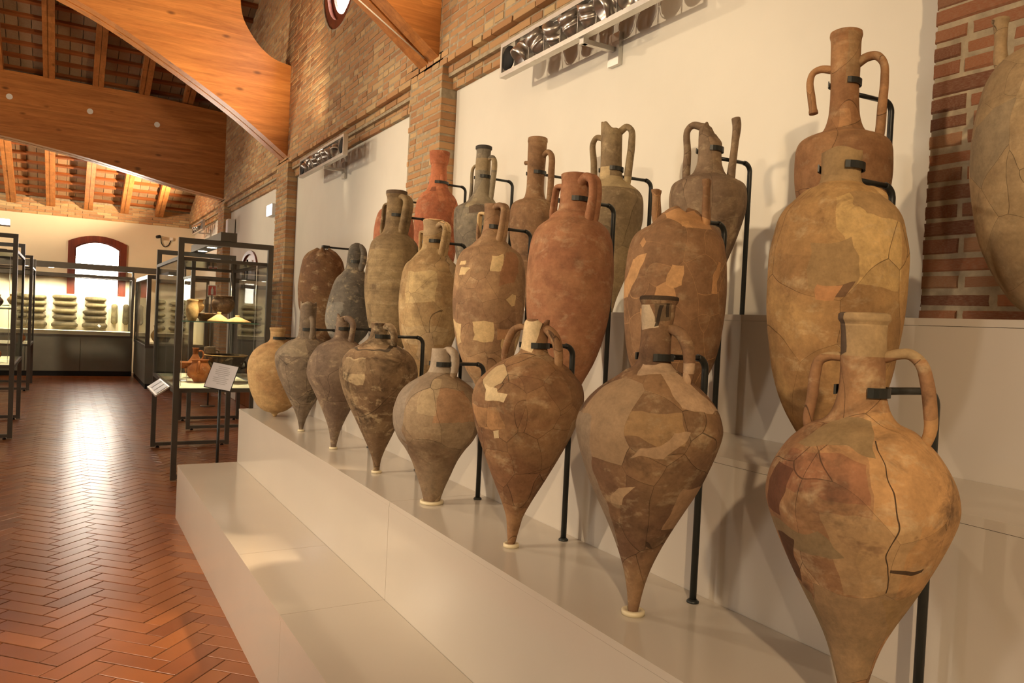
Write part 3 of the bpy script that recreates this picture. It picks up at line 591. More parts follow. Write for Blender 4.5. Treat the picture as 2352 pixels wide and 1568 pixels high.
 'C3': (2.08, 3.99, 1.565, 0.001, [(0.0, 0.0179), (0.0719, 0.0459), (0.1487, 0.0791), (0.2381, 0.1121), (0.3402, 0.1375), (0.4039, 0.1477), (0.4702, 0.1552), (0.5338, 0.1577), (0.5898, 0.1526), (0.6102, 0.1272), (0.628, 0.0916), (0.6458, 0.0763), (0.6763, 0.056), (0.722, 0.047), (0.8617, 0.0445), (0.9352, 0.0432), (0.9428, 0.0483), (0.958, 0.0483)], [(1, 35, [(0.0307, 0.8783), (0.0607, 0.8924), (0.0771, 0.8728), (0.0749, 0.7508), (0.0581, 0.6179)], 0.014), (-1, 35, [(0.055, 0.8514), (0.0729, 0.8328), (0.0757, 0.7185), (0.0824, 0.6166)], 0.0089)], 0.78),
 'C4': (2.08, 3.4, 1.565, 0.005, [(0.0, 0.0159), (0.0697, 0.0362), (0.149, 0.0611), (0.2396, 0.0859), (0.3368, 0.1085), (0.4091, 0.122), (0.5107, 0.1241), (0.5468, 0.1174), (0.5603, 0.1083), (0.5716, 0.0903), (0.5806, 0.0677), (0.5896, 0.0564), (0.6234, 0.0474), (0.6685, 0.0451), (0.8035, 0.0485), (0.8709, 0.0496), (0.8799, 0.0518), (0.8978, 0.0507)], [(1, 38, [(0.0371, 0.8025), (0.0697, 0.8215), (0.0933, 0.8021), (0.0989, 0.7168), (0.0943, 0.5771)], 0.0146), (-1, 38, [(0.0473, 0.7771), (0.0737, 0.7784)], 0.0101)], 0.718),
 'C5': (2.08, 2.72, 1.565, -0.033, [(0.0, 0.0153), (0.0644, 0.0335), (0.1533, 0.069), (0.2747, 0.1091), (0.4038, 0.1405), (0.4616, 0.1433), (0.5173, 0.1376), (0.5402, 0.1233), (0.5652, 0.0908), (0.5767, 0.0736), (0.5902, 0.0564), (0.6152, 0.0497), (0.6536, 0.0468), (0.7494, 0.0468), (0.8412, 0.0468)], [(-1, 15, [(0.0372, 0.7716), (0.0674, 0.7786), (0.085, 0.7513), (0.0795, 0.6708), (0.0738, 0.5786)], 0.0133), (1, 15, [(0.0375, 0.7997), (0.0665, 0.8192), (0.0881, 0.8042), (0.0911, 0.7508), (0.0812, 0.6551), (0.0693, 0.5592)], 0.0152)], 0.634),
 'C6': (2.08, 2.135, 1.565, -0.013, [(0.0, 0.0127), (0.0563, 0.0255), (0.1384, 0.0542), (0.2254, 0.086), (0.3057, 0.1154), (0.381, 0.1368), (0.4187, 0.1423), (0.4596, 0.1415), (0.489, 0.1328), (0.5054, 0.1081), (0.5184, 0.0827), (0.5315, 0.062), (0.556, 0.05), (0.5805, 0.0445), (0.6784, 0.0437), (0.7013, 0.0421), (0.7276, 0.0239)], [(-1, 10, [(0.0365, 0.7115), (0.0662, 0.7184), (0.0868, 0.6989), (0.0835, 0.6135), (0.0827, 0.5116)], 0.0135), (1, 10, [(0.0776, 0.7453), (0.0906, 0.7353), (0.0949, 0.7061), (0.091, 0.6447), (0.0835, 0.5556), (0.0777, 0.5021)], 0.015)], 0.621),
 'C7': (2.08, 1.55, 1.565, -0.026, [(0.0, 0.0081), (0.0549, 0.0312), (0.1228, 0.0624), (0.2042, 0.0935), (0.2854, 0.1159), (0.3666, 0.1308), (0.4071, 0.137), (0.4476, 0.1407), (0.4949, 0.1407), (0.5286, 0.1369), (0.5448, 0.1282), (0.5556, 0.1133), (0.5665, 0.0872), (0.5758, 0.066), (0.5894, 0.0561), (0.6231, 0.0461), (0.6636, 0.0424), (0.7176, 0.0412), (0.7852, 0.0431), (0.8499, 0.0437), (0.8634, 0.045), (0.8742, 0.0475), (0.885, 0.0462)], [(1, 8, [(0.0321, 0.7849), (0.0587, 0.8012), (0.0878, 0.8023), (0.1077, 0.7778), (0.1115, 0.7286), (0.1075, 0.6561), (0.0996, 0.5532)], 0.013), (-1, 8, [(0.0353, 0.7744), (0.0728, 0.7812), (0.0946, 0.7719), (0.103, 0.7451), (0.0977, 0.6969), (0.0897, 0.6432)], 0.0111)], 0.728),
 'C8': (2.08, 0.955, 1.565, -0.034, [(0.0, 0.0088), (0.0355, 0.0685), (0.0751, 0.0983), (0.1285, 0.128), (0.2021, 0.1551), (0.2607, 0.1663), (0.3246, 0.1741), (0.3979, 0.1766), (0.4626, 0.173), (0.5303, 0.1624), (0.5842, 0.1501), (0.617, 0.1352), (0.6455, 0.1134), (0.6677, 0.0828), (0.6824, 0.0453), (0.733, 0.0418)], [(-1, 10, [(0.1164, 0.6669), (0.1175, 0.722), (0.1185, 0.7704)], 0.0155)], 0.707),
}

def m_jar(name, base, second, stain, shard=0.0, crack=0.5, patch=None, pp=0.15, spot=0.5, seed=0, vstreak=0.0, marks=(), a0=0.0, filler=None, lean=0.0):
    t = NT(name); off = (seed * 3.17 % 10, seed * 1.73 % 10, seed * 5.31 % 10); v = t.coord('Object', (1, 1, 1), off)
    f1, c1 = t.noise(v, 4.0, 5, 0.6, 0.5); f2, _ = t.noise(v, 26, 4, 0.7); f3, _ = t.noise(v, 130, 3, 0.6); f4, _ = t.noise(v, 8.5, 5, 0.68, 0.6); f6, _ = t.noise(t.coord('Object', (1, 1, 1.6), (off[1], off[2], off[0])), 13, 4, 0.72, 0.3)
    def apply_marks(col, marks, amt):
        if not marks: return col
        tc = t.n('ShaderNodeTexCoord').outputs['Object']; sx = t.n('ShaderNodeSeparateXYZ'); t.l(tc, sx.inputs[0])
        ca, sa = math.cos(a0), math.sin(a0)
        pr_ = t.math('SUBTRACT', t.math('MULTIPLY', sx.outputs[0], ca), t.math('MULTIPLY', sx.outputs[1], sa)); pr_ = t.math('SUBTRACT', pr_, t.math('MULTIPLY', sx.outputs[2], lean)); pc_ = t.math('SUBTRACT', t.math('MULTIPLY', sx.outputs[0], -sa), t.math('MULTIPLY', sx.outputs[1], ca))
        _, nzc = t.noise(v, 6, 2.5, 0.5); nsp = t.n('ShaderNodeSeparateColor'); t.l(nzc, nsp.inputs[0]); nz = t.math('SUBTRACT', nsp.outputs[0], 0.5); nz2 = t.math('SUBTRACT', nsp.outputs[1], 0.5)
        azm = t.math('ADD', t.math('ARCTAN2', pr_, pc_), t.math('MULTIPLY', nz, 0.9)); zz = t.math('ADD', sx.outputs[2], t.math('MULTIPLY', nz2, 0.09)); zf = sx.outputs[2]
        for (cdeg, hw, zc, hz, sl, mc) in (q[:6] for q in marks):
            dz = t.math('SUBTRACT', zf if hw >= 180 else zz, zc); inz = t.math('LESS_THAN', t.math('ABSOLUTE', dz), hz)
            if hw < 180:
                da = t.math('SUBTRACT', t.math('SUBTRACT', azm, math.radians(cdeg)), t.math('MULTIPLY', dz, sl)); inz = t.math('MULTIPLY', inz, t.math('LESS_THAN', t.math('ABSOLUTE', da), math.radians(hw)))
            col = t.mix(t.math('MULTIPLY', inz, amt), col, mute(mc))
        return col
    pale = t.mix(0.55, base, (0.72, 0.58, 0.36, 1))
    col = t.mix(t.ramp(f1, [(0.42, G(0)), (0.58, G(1))]), base, second)
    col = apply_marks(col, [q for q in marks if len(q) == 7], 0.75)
    col = t.mix(t.ramp(f6, [(0.54, G(0)), (0.70, G(0.75 * spot + 0.15))]), col, pale)
    col = t.mix(t.ramp(f4, [(0.53, G(0)), (0.68, G(min(1, 0.9 * spot)))]), col, stain)
    col = t.mix(t.ramp(f6, [(0.30, G(0.7 * spot)), (0.40, G(0))]), col, t.mix(0.5, second, stain))
    hgt = t.math('MULTIPLY', f2, 0.5)
    if shard:
        _, cd = t.noise(v, 6.0, 1.0, 0.4); wv = t.n('ShaderNodeVectorMath'); wv.operation = 'MULTIPLY_ADD'; t.l(cd, wv.inputs[0]); wv.inputs[1].default_value = (0.07, 0.07, 0.07); t.l(v, wv.inputs[2])
        sc = t.n('ShaderNodeVectorMath'); sc.operation = 'MULTIPLY'; t.l(wv.outputs[0], sc.inputs[0]); sc.inputs[1].default_value = (1, 1, 0.8)
        vo = t.n('ShaderNodeTexVoronoi'); vo.inputs['Scale'].default_value = shard; t.l(sc.outputs[0], vo.inputs['Vector'])
        ve = t.n('ShaderNodeTexVoronoi'); ve.feature = 'DISTANCE_TO_EDGE'; ve.inputs['Scale'].default_value = shard; t.l(sc.outputs[0], ve.inputs['Vector'])
        sp = t.n('ShaderNodeSeparateColor'); t.l(vo.outputs['Color'], sp.inputs[0])
        col = t.mix(0.55, col, t.ramp(sp.outputs[0], [(0.0, (0.72, 0.70, 0.70)), (1.0, (1.22, 1.2, 1.15))]), 'MULTIPLY')
        if patch is not None:
            pm = t.math('GREATER_THAN', sp.outputs[1], 1 - pp); pc = t.mix(t.ramp(f2, [(0.3, G(0)), (0.7, G(0.25))]), patch, base)
            col = t.mix(pm, col, pc)
        fade, _ = t.noise(v, 3.0, 2); wd = t.math('MULTIPLY', t.ramp(fade, [(0.38, G(0.15)), (0.62, G(1.0))]), 0.0060 * crack + 0.0030)
        ck = t.math('LESS_THAN', ve.outputs['Distance'], wd)
        col = t.mix(t.math('MULTIPLY', ck, 0.65), col, filler if filler else [x * 0.30 for x in stain[:3]] + [1])
        hgt = t.math('SUBTRACT', hgt, t.math('MULTIPLY', ck, 0.8))
    col = apply_marks(col, [q for q in marks if len(q) == 6], 0.9)
    col = t.mix(0.55, col, t.ramp(f2, [(0.28, G(0.55)), (0.72, G(1.35))]), 'MULTIPLY')
    col = t.mix(0.35, col, t.ramp(f3, [(0.25, G(0.7)), (0.8, G(1.2))]), 'MULTIPLY')
    if vstreak:
        f5, _ = t.noise(t.coord('Object', (1, 1, 26), off), 2.5, 4, 0.6)
        col = t.mix(vstreak, col, t.ramp(f5, [(0.3, G(0.66)), (0.7, G(1.2))]), 'MULTIPLY'); hgt = t.math('ADD', hgt, t.math('MULTIPLY', f5, 0.6))
    n = t.bump(t.math('ADD', hgt, t.math('MULTIPLY', f3, 0.12)), 0.55, 0.005)
    return t.set(col, 0.82, None, n, 0.25)
L_ = lin
PINK = L_(206, 176, 142); CREAM = L_(226, 198, 150)
JM = {  # base, second, stain, shards per metre, crack, patch colour, patch share, spots, streaks
 'A1': (L_(198, 158, 98), L_(176, 132, 78), L_(120, 84, 50), 0, 0, None, 0, .4, .15),
 'A2': (L_(140, 122, 104), L_(122, 104, 88), L_(74, 66, 58), 6, .35, None, 0, .7, 0),
 'A3': (L_(132, 110, 92), L_(116, 94, 80), L_(84, 68, 58), 5, .3, None, 0, .5, 0),
 'A4': (L_(156, 128, 92), L_(124, 96, 68), L_(62, 46, 32), 3, .3, None, 0, 1.0, 0),
 'A5': (L_(160, 134, 104), L_(142, 112, 84), L_(100, 76, 58), 4.5, .45, L_(146, 124, 104), .06, .4, 0),
 'A6': (L_(160, 118, 76), L_(138, 94, 60), L_(82, 54, 36), 11, .9, L_(206, 176, 128), .02, .5, 0),
 'A7': (L_(150, 112, 76), L_(128, 92, 66), L_(84, 62, 46), 7, .45, L_(176, 142, 106), .04, .7, 0),
 'A8': (L_(188, 136, 84), L_(164, 116, 76), L_(96, 70, 52), 7, .8, L_(158, 126, 88), .05, .8, 0),
 'B1': (L_(128, 92, 54), L_(112, 76, 46), L_(70, 48, 32), 0, 0, None, 0, .6, .1),
 'B2': (L_(116, 106, 96), L_(96, 88, 80), L_(60, 58, 56), 0, 0, None, 0, .9, .1),
 'B3': (L_(158, 130, 88), L_(130, 104, 72), L_(80, 62, 46), 0, 0, None, 0, .5, .5),
 'B4': (L_(190, 158, 106), L_(168, 132, 84), L_(100, 74, 50), 8.5, .45, L_(176, 146, 108), .06, .5, .15),
 'B5': (L_(176, 136, 94), L_(154, 114, 80), L_(108, 78, 56), 11.5, .5, L_(218, 182, 124), .06, .3, 0),
 'B6': (L_(176, 118, 74), L_(160, 100, 62), L_(112, 72, 46), 0, 0, None, 0, .35, .12),
 'B7': (L_(158, 114, 74), L_(142, 100, 64), L_(104, 74, 50), 11, 1.1, L_(206, 148, 86), .08, .25, 0),
 'B8': (L_(196, 150, 84), L_(174, 128, 72), L_(128, 90, 54), 5, .25, L_(176, 134, 82), .06, .6, 0),
 'C1': (L_(186, 108, 66), L_(170, 94, 58), L_(120, 68, 44), 0, 0, None, 0, .4, .1),
 'C2': (L_(202, 112, 62), L_(184, 98, 54), L_(138, 76, 46), 4, .2, None, 0, .4, .1),
 'C3': (L_(142, 130, 112), L_(124, 112, 98), L_(84, 76, 68), 6.5, .4, L_(158, 140, 112), .12, .6, 0),
 'C4': (L_(156, 114, 74), L_(138, 98, 62), L_(94, 66, 46), 0, 0, None, 0, .5, .15),
 'C5': (L_(160, 136, 98), L_(140, 116, 84), L_(92, 72, 54), 5, .35, L_(174, 148, 112), .1, .6, 0),
 'C6': (L_(146, 118, 90), L_(126, 100, 78), L_(92, 72, 58), 9.5, .5, L_(136, 112, 92), .12, .4, 0),
 'C7': (L_(184, 132, 80), L_(164, 112, 66), L_(118, 80, 52), 4, .3, L_(170, 128, 84), .1, .4, .15),
 'C8': (L_(182, 150, 104), L_(164, 132, 92), L_(116, 92, 66), 8, .3, L_(164, 140, 106), .06, .4, 0)}
JL = {  # label, short form
 'A1': ('yellow round-bellied amphora without handles, farthest along the front row', 'yellow round-bellied amphora of the front row'),
 'A2': ('grey amphora with tall plain neck and sharp foot, second along the front row', 'grey sharp-footed amphora second in the front row'),
 'A3': ('brown-grey pear-shaped amphora with a broken neck, third along the front row', 'brown-grey pear-shaped amphora in the front row'),
 'A4': ('dark mottled amphora with short neck and speckled lower half, fourth in the front row', 'dark mottled amphora in the front row'),
 'A5': ('short stubby greyish amphora on the widest ivory ring, front row', 'short stubby amphora in the front row'),
 'A6': ('brown amphora glued from many sherds with a cream patch in its neck, front row', 'many-sherded brown amphora in the front row'),
 'A7': ('brown top-shaped amphora with wide broken rim and one thick handle, front row', 'top-shaped amphora with the wide broken rim'),
 'A8': ('largest ochre amphora with two arched handles, nearest to the camera in the front row', 'nearest two-handled ochre amphora in the front row'),
 'B1': ('dark brown amphora with its top broken off, farthest along the middle row', 'dark brown topless amphora in the middle row'),
 'B2': ('slate grey leaning amphora with rounded top and one loop handle, middle row', 'slate grey leaning amphora in the middle row'),
 'B3': ('olive-brown amphora with dark rim and long ribbed handles, middle row', 'olive-brown ribbed-handle amphora'),
 'B4': ('pale yellow cracked amphora with short wide neck and two handles, middle row', 'pale yellow amphora in the middle row'),
 'B5': ('tan amphora with cream filler patches and slim neck, middle row', 'cream-patched tan amphora in the middle row'),
 'B6': ('smooth reddish-brown amphora with double-rolled handles, middle row', 'smooth reddish-brown amphora'),
 'B7': ('neckless amphora of brown sherds in orange filler with two handle stubs, middle row', 'neckless sherd amphora'),
 'B8': ('big golden amphora with a plain straight neck and no handles, nearest in the middle row', 'big golden handleless amphora'),
 'C1': ('red-orange amphora mostly hidden behind the olive-brown one, farthest in the back row', 'mostly hidden red-orange amphora'),
 'C2': ('bright orange amphora with a collar rim in front of the brick pier, back row', 'bright orange collar-rimmed amphora'),
 'C3': ('blue-grey amphora with dark lip and two thin tan handles, back row', 'blue-grey amphora in the back row'),
 'C4': ('brown amphora with tall straight neck, one handle and one stump, back row', 'tall-necked brown amphora in the back row'),
 'C5': ('greenish-buff amphora with jagged neck top and two high handles, back row', 'greenish-buff jagged-necked amphora'),
 'C6': ('dark brown amphora with one handle sticking up free, back row', 'dark brown amphora with the free handle'),
 'C7': ('tall orange-brown amphora with flared rim and one snapped handle, highest in the back row', 'tall orange-brown flared-rim amphora'),
 'C8': ('wide pale amphora cut off by the right edge of the photo, before the brick pier', 'wide pale amphora at the right edge')}
# filler patches, bare sherds, stains and painted-in lamp light: (direction from the viewer's side, half width, height, half height, slant, colour)
MARKS = {
 'A6': [(-40, 55, .69, .052, 6, L_(232, 202, 154)), (-47, 7, .505, .020, 0, L_(226, 198, 150)), (-36, 5, .498, .014, 0, L_(226, 198, 150)), (-31, 5, .378, .013, 0, L_(226, 198, 150)), (-50, 24, .43, .035, -4, L_(192, 140, 84), 'e'), (70, 9, .40, .03, 0, L_(176, 140, 100))],
 'A7': [(0, 200, .806, .007, 0, L_(66, 52, 40)), (-48, 42, .755, .034, -9, L_(222, 196, 162)), (25, 30, .765, .026, 0, L_(116, 92, 66)), (10, 7, .755, .03, 5, L_(52, 42, 34)), (40, 6, .770, .02, 0, L_(60, 48, 38)), (46, 26, .585, .040, -5, L_(202, 164, 128)), (20, 60, .632, .012, 0, L_(200, 164, 130)), (-74, 17, .33, .17, 0, L_(160, 136, 112)), (16, 9, .46, .035, 6, L_(190, 152, 114)), (62, 22, .285, .055, 0, L_(178, 136, 98)), (-28, 9, .33, .03, 6, L_(196, 160, 120)), (5, 26, .50, .035, 0, L_(188, 146, 92), 'e')],
 'A8': [(20, .5, .43, .13, -.8, L_(52, 34, 24)), (38, 12, .335, .0035, 0, L_(60, 40, 28)), (46, 44, .42, .17, 0, L_(212, 158, 92), 'e'), (10, 26, .36, .07, 0, L_(196, 156, 104), 'e'), (0, 200, .735, .040, 0, L_(190, 156, 106)), (-64, 18, .735, .042, 0, L_(92, 74, 64)), (-22, 34, .555, .018, 3, L_(158, 128, 84)), (-55, 10, .445, .042, 0, L_(112, 66, 42)), (-40, 26, .372, .020, -6, L_(148, 122, 84)), (-66, 10, .325, .045, 5, L_(92, 56, 36)), (62, 24, .245, .045, -6, L_(160, 124, 76)), (-70, 14, .18, .09, 0, L_(148, 122, 84)), (-30, 30, .49, .035, 0, L_(166, 104, 68), 'e')],  # golden right half: sherd colour with warm lamp light painted in
 'B8': [(34, 30, .565, .11, 0, L_(222, 180, 104), 'e'), (0, 200, .765, .048, 0, L_(182, 146, 94)), (-5, 16, .505, .06, 0, L_(176, 138, 84)), (50, 26, .645, .03, -3, L_(182, 140, 84)), (2, 7, .445, .016, 0, L_(122, 86, 58)), (-8, 7, .44, .02, 0, L_(206, 140, 78)), (-40, 30, .60, .07, 0, L_(186, 138, 76), 'e')],  # pale golden patch on the right is lamp light put into the clay colour
 'A5': [(0, 200, .570, .050, 0, L_(176, 156, 136)), (-72, 20, .37, .12, 0, L_(150, 132, 116)), (25, 22, .40, .06, 0, L_(176, 128, 88), 'e'), (-10, 16, .43, .06, 0, L_(186, 160, 122), 'e')],
 'A4': [(-42, 22, .48, .055, 0, L_(190, 164, 122), 'e'), (-10, 75, .575, .0035, -.2, L_(60, 48, 36)), (10, 90, .50, .03, 0, L_(136, 108, 78), 'e'), (30, 40, .32, .06, 0, L_(112, 84, 58), 'e')],
 'B5': [(10, 10, .596, .030, -3, L_(230, 196, 136)), (-55, 6, .582, .012, 0, L_(230, 196, 136)), (-47, 9, .538, .018, 3, L_(230, 196, 136)), (-9, 19, .290, .045, 0, L_(222, 186, 126)), (34, 14, .565, .065, 0, L_(172, 116, 74)), (-66, 8, .28, .05, 0, L_(226, 190, 132)), (30, 12, .28, .03, 0, L_(196, 140, 88))],
 'B7': [(-66, 11, .49, .06, 3, L_(216, 158, 92)), (4, 8, .50, .025, 0, L_(216, 158, 92)), (-28, 7, .38, .03, 0, L_(216, 158, 92)), (16, 8, .655, .015, 0, L_(216, 158, 92)), (55, 3, .50, .05, 0, L_(210, 150, 88))],
 'C3': [(0, 200, .955, .016, 0, L_(70, 66, 64)), (0, 200, .85, .035, 0, L_(168, 142, 102)), (-25, 9, .615, .022, 0, L_(174, 156, 122)), (-8, 14, .58, .02, 0, L_(116, 92, 72))],
 'C5': [(-40, 34, .63, .03, 3, L_(206, 176, 124)), (0, 200, .57, .03, 0, L_(186, 160, 114))],
 'B3': [(0, 200, 1.075, .016, 0, L_(104, 82, 64)), (-20, 40, .62, .10, 0, L_(168, 140, 94), 'e')],
 'C7': [(35, 32, .80, .075, 0, L_(170, 132, 86), 'e'), (5, 22, .60, .04, 0, L_(196, 140, 84), 'e')],
 'C2': [(10, 10, .74, .05, 0, L_(206, 120, 70)), (-20, 14, .78, .02, 0, L_(150, 84, 54))],
 'B4': [(-20, 30, .50, .08, 0, L_(204, 174, 118), 'e'), (-10, 50, .24, .05, 0, L_(190, 162, 118), 'e')],
 'A2': [(-30, 26, .52, .05, 0, L_(158, 140, 116), 'e'), (35, 16, .25, .06, 0, L_(74, 68, 60), 'e')],
 'B2': [(-45, 30, .30, .12, 0, L_(142, 136, 128), 'e'), (40, 40, .30, .2, 0, L_(92, 86, 80), 'e')],
}
FILL = {'B7': L_(214, 156, 92)}
RIMN = {'A8': 2, 'A7': 2, 'A1': 2, 'B6': 2, 'B4': 2, 'B3': 2, 'C2': 3, 'C3': 2, 'C4': 2, 'C7': 3}
DOUBLE = {'B3', 'B4', 'B5', 'B6', 'B7'}
def mute(q):
    g = .3 * q[0] + .55 * q[1] + .15 * q[2]; r = [x * .80 + g * .20 for x in q[:3]]; return (r[0] * .96, r[1] * .96, r[2] * .90, 1)
def smooth01(x): x = min(1, max(0, x)); return x * x * (3 - 2 * x)
def make_jar(key):
    X, Y, Z, lean, prof, handles, zc = JARS[key]
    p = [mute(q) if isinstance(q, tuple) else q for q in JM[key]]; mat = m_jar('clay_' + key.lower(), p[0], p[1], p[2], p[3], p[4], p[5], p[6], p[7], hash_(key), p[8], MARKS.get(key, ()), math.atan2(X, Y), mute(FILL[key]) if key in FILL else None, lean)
    a0 = math.atan2(X, Y); er = np.array([math.cos(a0), -math.sin(a0)]); ec = np.array([-math.sin(a0), -math.cos(a0)])
    lx, ly = lean * er[0], lean * er[1]
    z_lift = 0.0
    root = empty('amphora', (X, Y, Z), JL[key][0], 'amphora', 'amphorae on the stepped platform')
    ph = hash_(key) * 1.7; zt = prof[-1][0]
    brk = {'C5': (.05, lambda w: .5 - .5 * math.cos(w - math.atan2(-er[1], -er[0])) + .12 * math.sin(5 * w)), 'C6': (.06, lambda w: .5 - .5 * math.cos(w - math.atan2(-er[1], -er[0]) + .5) + .04 * math.sin(6 * w + 1)),
           'B1': (.03, lambda w: .5 + .5 * math.sin(7 * w) * math.sin(3 * w + 1)), 'A3': (.05, lambda w: .5 - .5 * math.cos(w - math.atan2(-er[1], -er[0])) + .1 * math.sin(7 * w)),
           'A2': (.012, lambda w: .5 + .5 * math.sin(4 * w)), 'A6': (.012, lambda w: max(0, math.sin(3 * w))), 'B7': (.02, lambda w: .5 + .5 * math.sin(3 * w)), 'B8': (.008, lambda w: .5 + .5 * math.sin(3 * w))}.get(key)
    rnd = [random.uniform(0, 6.28) for _ in range(6)]
    def warp(w, z, r, j):
        k = 1 + .006 * math.sin(2 * w + rnd[0] + 3 * z) + .004 * math.sin(3 * w + rnd[1] + 9 * z) + .0025 * math.sin(5 * w + rnd[2] - 14 * z) + .0025 * math.sin(40 * z + rnd[3])
        zz = z
        if brk and z > zt - .14: zz = z - brk[0] * brk[1](w) * smooth01((z - (zt - .14)) / .14)
        return r * k, zz
    nr_ = RIMN.get(key, 0)
    pts = [tuple(q) for q in catmull([(a, b) for a, b in prof], 6)]
    pts = [(max(0.0, z), max(.003, r)) for z, r in pts]
    zr0 = prof[-nr_ - 1][0] if nr_ else 1e9
    body = [q for q in pts if q[0] <= zr0 + 1e-4]
    top = prof[-1]
    if not nr_:
        zt_, rt_ = body[-1]; body += [(zt_ + .002, rt_ - .004), (zt_, rt_ - .009), (zt_ - .05, rt_ - .011), (zt_ - .10, max(.004, rt_ - .012))]
    else: body += [(body[-1][0] + .001, body[-1][1] - .010)]
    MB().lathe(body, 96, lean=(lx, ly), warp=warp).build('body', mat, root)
    if nr_:
        rim = [q for q in pts if q[0] >= zr0 - 1e-4]; zt_, rt_ = rim[-1]; rb = rim[0][1]
        rim = [(rim[0][0] - .02, rb - .009), (rim[0][0] - .003, rb - .002)] + rim + [(zt_ + .003, rt_ - .005), (zt_, rt_ - .010), (zt_ - .05, max(.004, rb - .012))]
        MB().lathe(rim, 96, lean=(lx, ly), warp=warp).build('rim', mat, root)
    for sg, phi, path, rad in handles:
        f = math.radians(phi); e = sg * (math.cos(f) * er + math.sin(f) * ec); tn = np.array([-e[1], e[0], 0.0])
        pth = [(path[0][0] - .018, path[0][1] - (.004 if len(path) > 3 else -.0))] + list(path)
        if not (key == 'C7' and sg < 0) and not (key == 'C4' and sg < 0) and key not in ('B7', 'C8'):
            pth += [(path[-1][0] - .012, path[-1][1] - .022)]
        if key == 'C6' and sg > 0: pth = pth[2:]
        if key in ('B7', 'C8'): pth = [(path[0][0] - .01, path[0][1] - .04)] + list(path)
        if len(pth) < 3: pth = [pth[0], tuple((np.array(pth[0]) + np.array(pth[1])) / 2), pth[1]]
        sp = [tuple(q) for q in catmull(pth, 7)]
        mb = MB()
        for o in ((-.55, .55) if key in DOUBLE else (0,)):
            P3 = [np.array([e[0] * r + lx * z, e[1] * r + ly * z, z]) + tn * o * rad * 1.15 for r, z in sp]
            n = len(P3); rs = [rad * (.72 if key in DOUBLE else 1) * (1 + .10 * math.sin(9 * i / n + ph)) * (1.18 if i in (0, 1, n - 1, n - 2) and not (key == 'C6' and sg > 0) else 1) for i in range(n)]
            mb.tube(P3, rs, 14, flat=1.15, up=tn)
        mb.build('handle', mat, root)
    return root
def hash_(k): return (ord(k[0]) * 31 + ord(k[1]) * 7) % 97
def rad_at(prof, z):
    return float(np.interp(z, [q[0] for q in prof], [q[1] for q in prof]))
RING = {'A1': 0, 'A2': .020, 'A3': .022, 'A4': .024, 'A5': .047, 'A6': .026, 'A7': .030, 'A8': .030}
for key in JARS:
    X, Y, Z, lean, prof, handles, zc = JARS[key]
    root = make_jar(key)
    a0 = math.atan2(X, Y); er = np.array([math.cos(a0), -math.sin(a0)])
    st = empty('metal_stand', (X + .205, Y, Z), 'black rod stand holding the ' + JL[key][1], 'stand', 'rod stands behind the amphorae')
    ax = -.205 + lean * er[0] * zc; ay = lean * er[1] * zc; rn = rad_at(prof, zc) + .004
    zarm = zc - (.022 if key in ('C7', 'B8', 'C6', 'C5') else .0)
    if key in ('B7', 'B1'): zarm = zc
    bend = .032; pts = [(0, 0, 0), (0, 0, zarm - bend)] + [(-bend * (1 - math.cos(t)), ay * .15 * (1 - math.cos(t)), zarm - bend + bend * math.sin(t)) for t in np.linspace(.2, math.pi / 2, 6)]
    MB().tube(pts, .0095, 12).build('rod', M['steel'], st)
    xe = ax + rn + .002 if key not in ('B7', 'B1') else ax + .03
    MB().tube([(-bend + .002, ay * .2, zarm), (xe, ay, zarm)], .0085, 10, flat=.85).build('arm', M['steel'], st)
    MB().lathe([(0, .0165), (.004, .0165), (.006, .014), (.009, .011)], 24).build('base_disc', M['steel'], st)
    if key not in ('B7', 'B1'):
        mb = MB(); n = 22; half = math.radians(134); V = []
        ctr = math.atan2(-.0, 1.0)
        for i in range(n + 1):
            t = ctr - half + 2 * half * i / n; c, s_ = math.cos(t), math.sin(t)
            for rr, zz in ((rn - .0005, -.009), (rn + .0035, -.009), (rn + .0035, .009), (rn - .0005, .009)): V.append((ax + rr * c, ay + rr * s_, zc + zz))
        Fc = [(4 * i + j, 4 * i + (j + 1) % 4, 4 * i + 4 + (j + 1) % 4, 4 * i + 4 + j) for i in range(n) for j in range(4)] + [(0, 1, 2, 3), (4 * n + 3, 4 * n + 2, 4 * n + 1, 4 * n)]
        mb.add(V, Fc).build('clasp', M['steel'], st)
    else:
        MB().box((ax - .005, ay - .022, zc - .011), (ax + .045, ay + .022, zc + .011)).build('clasp', M['steel'], st)
    if RING.get(key):
        rr = RING[key]
        MB().lathe([(0.0005, rr), (.010, rr), (.012, rr - .003), (.012, max(.006, rr * .62)), (.003, max(.005, rr * .55))], 32).build('support_ring', M['ring'], None, 'ivory ring on the platform under the ' + JL[key][1], 'ring', None, 'ivory support rings', None).location = (X, Y, Z)

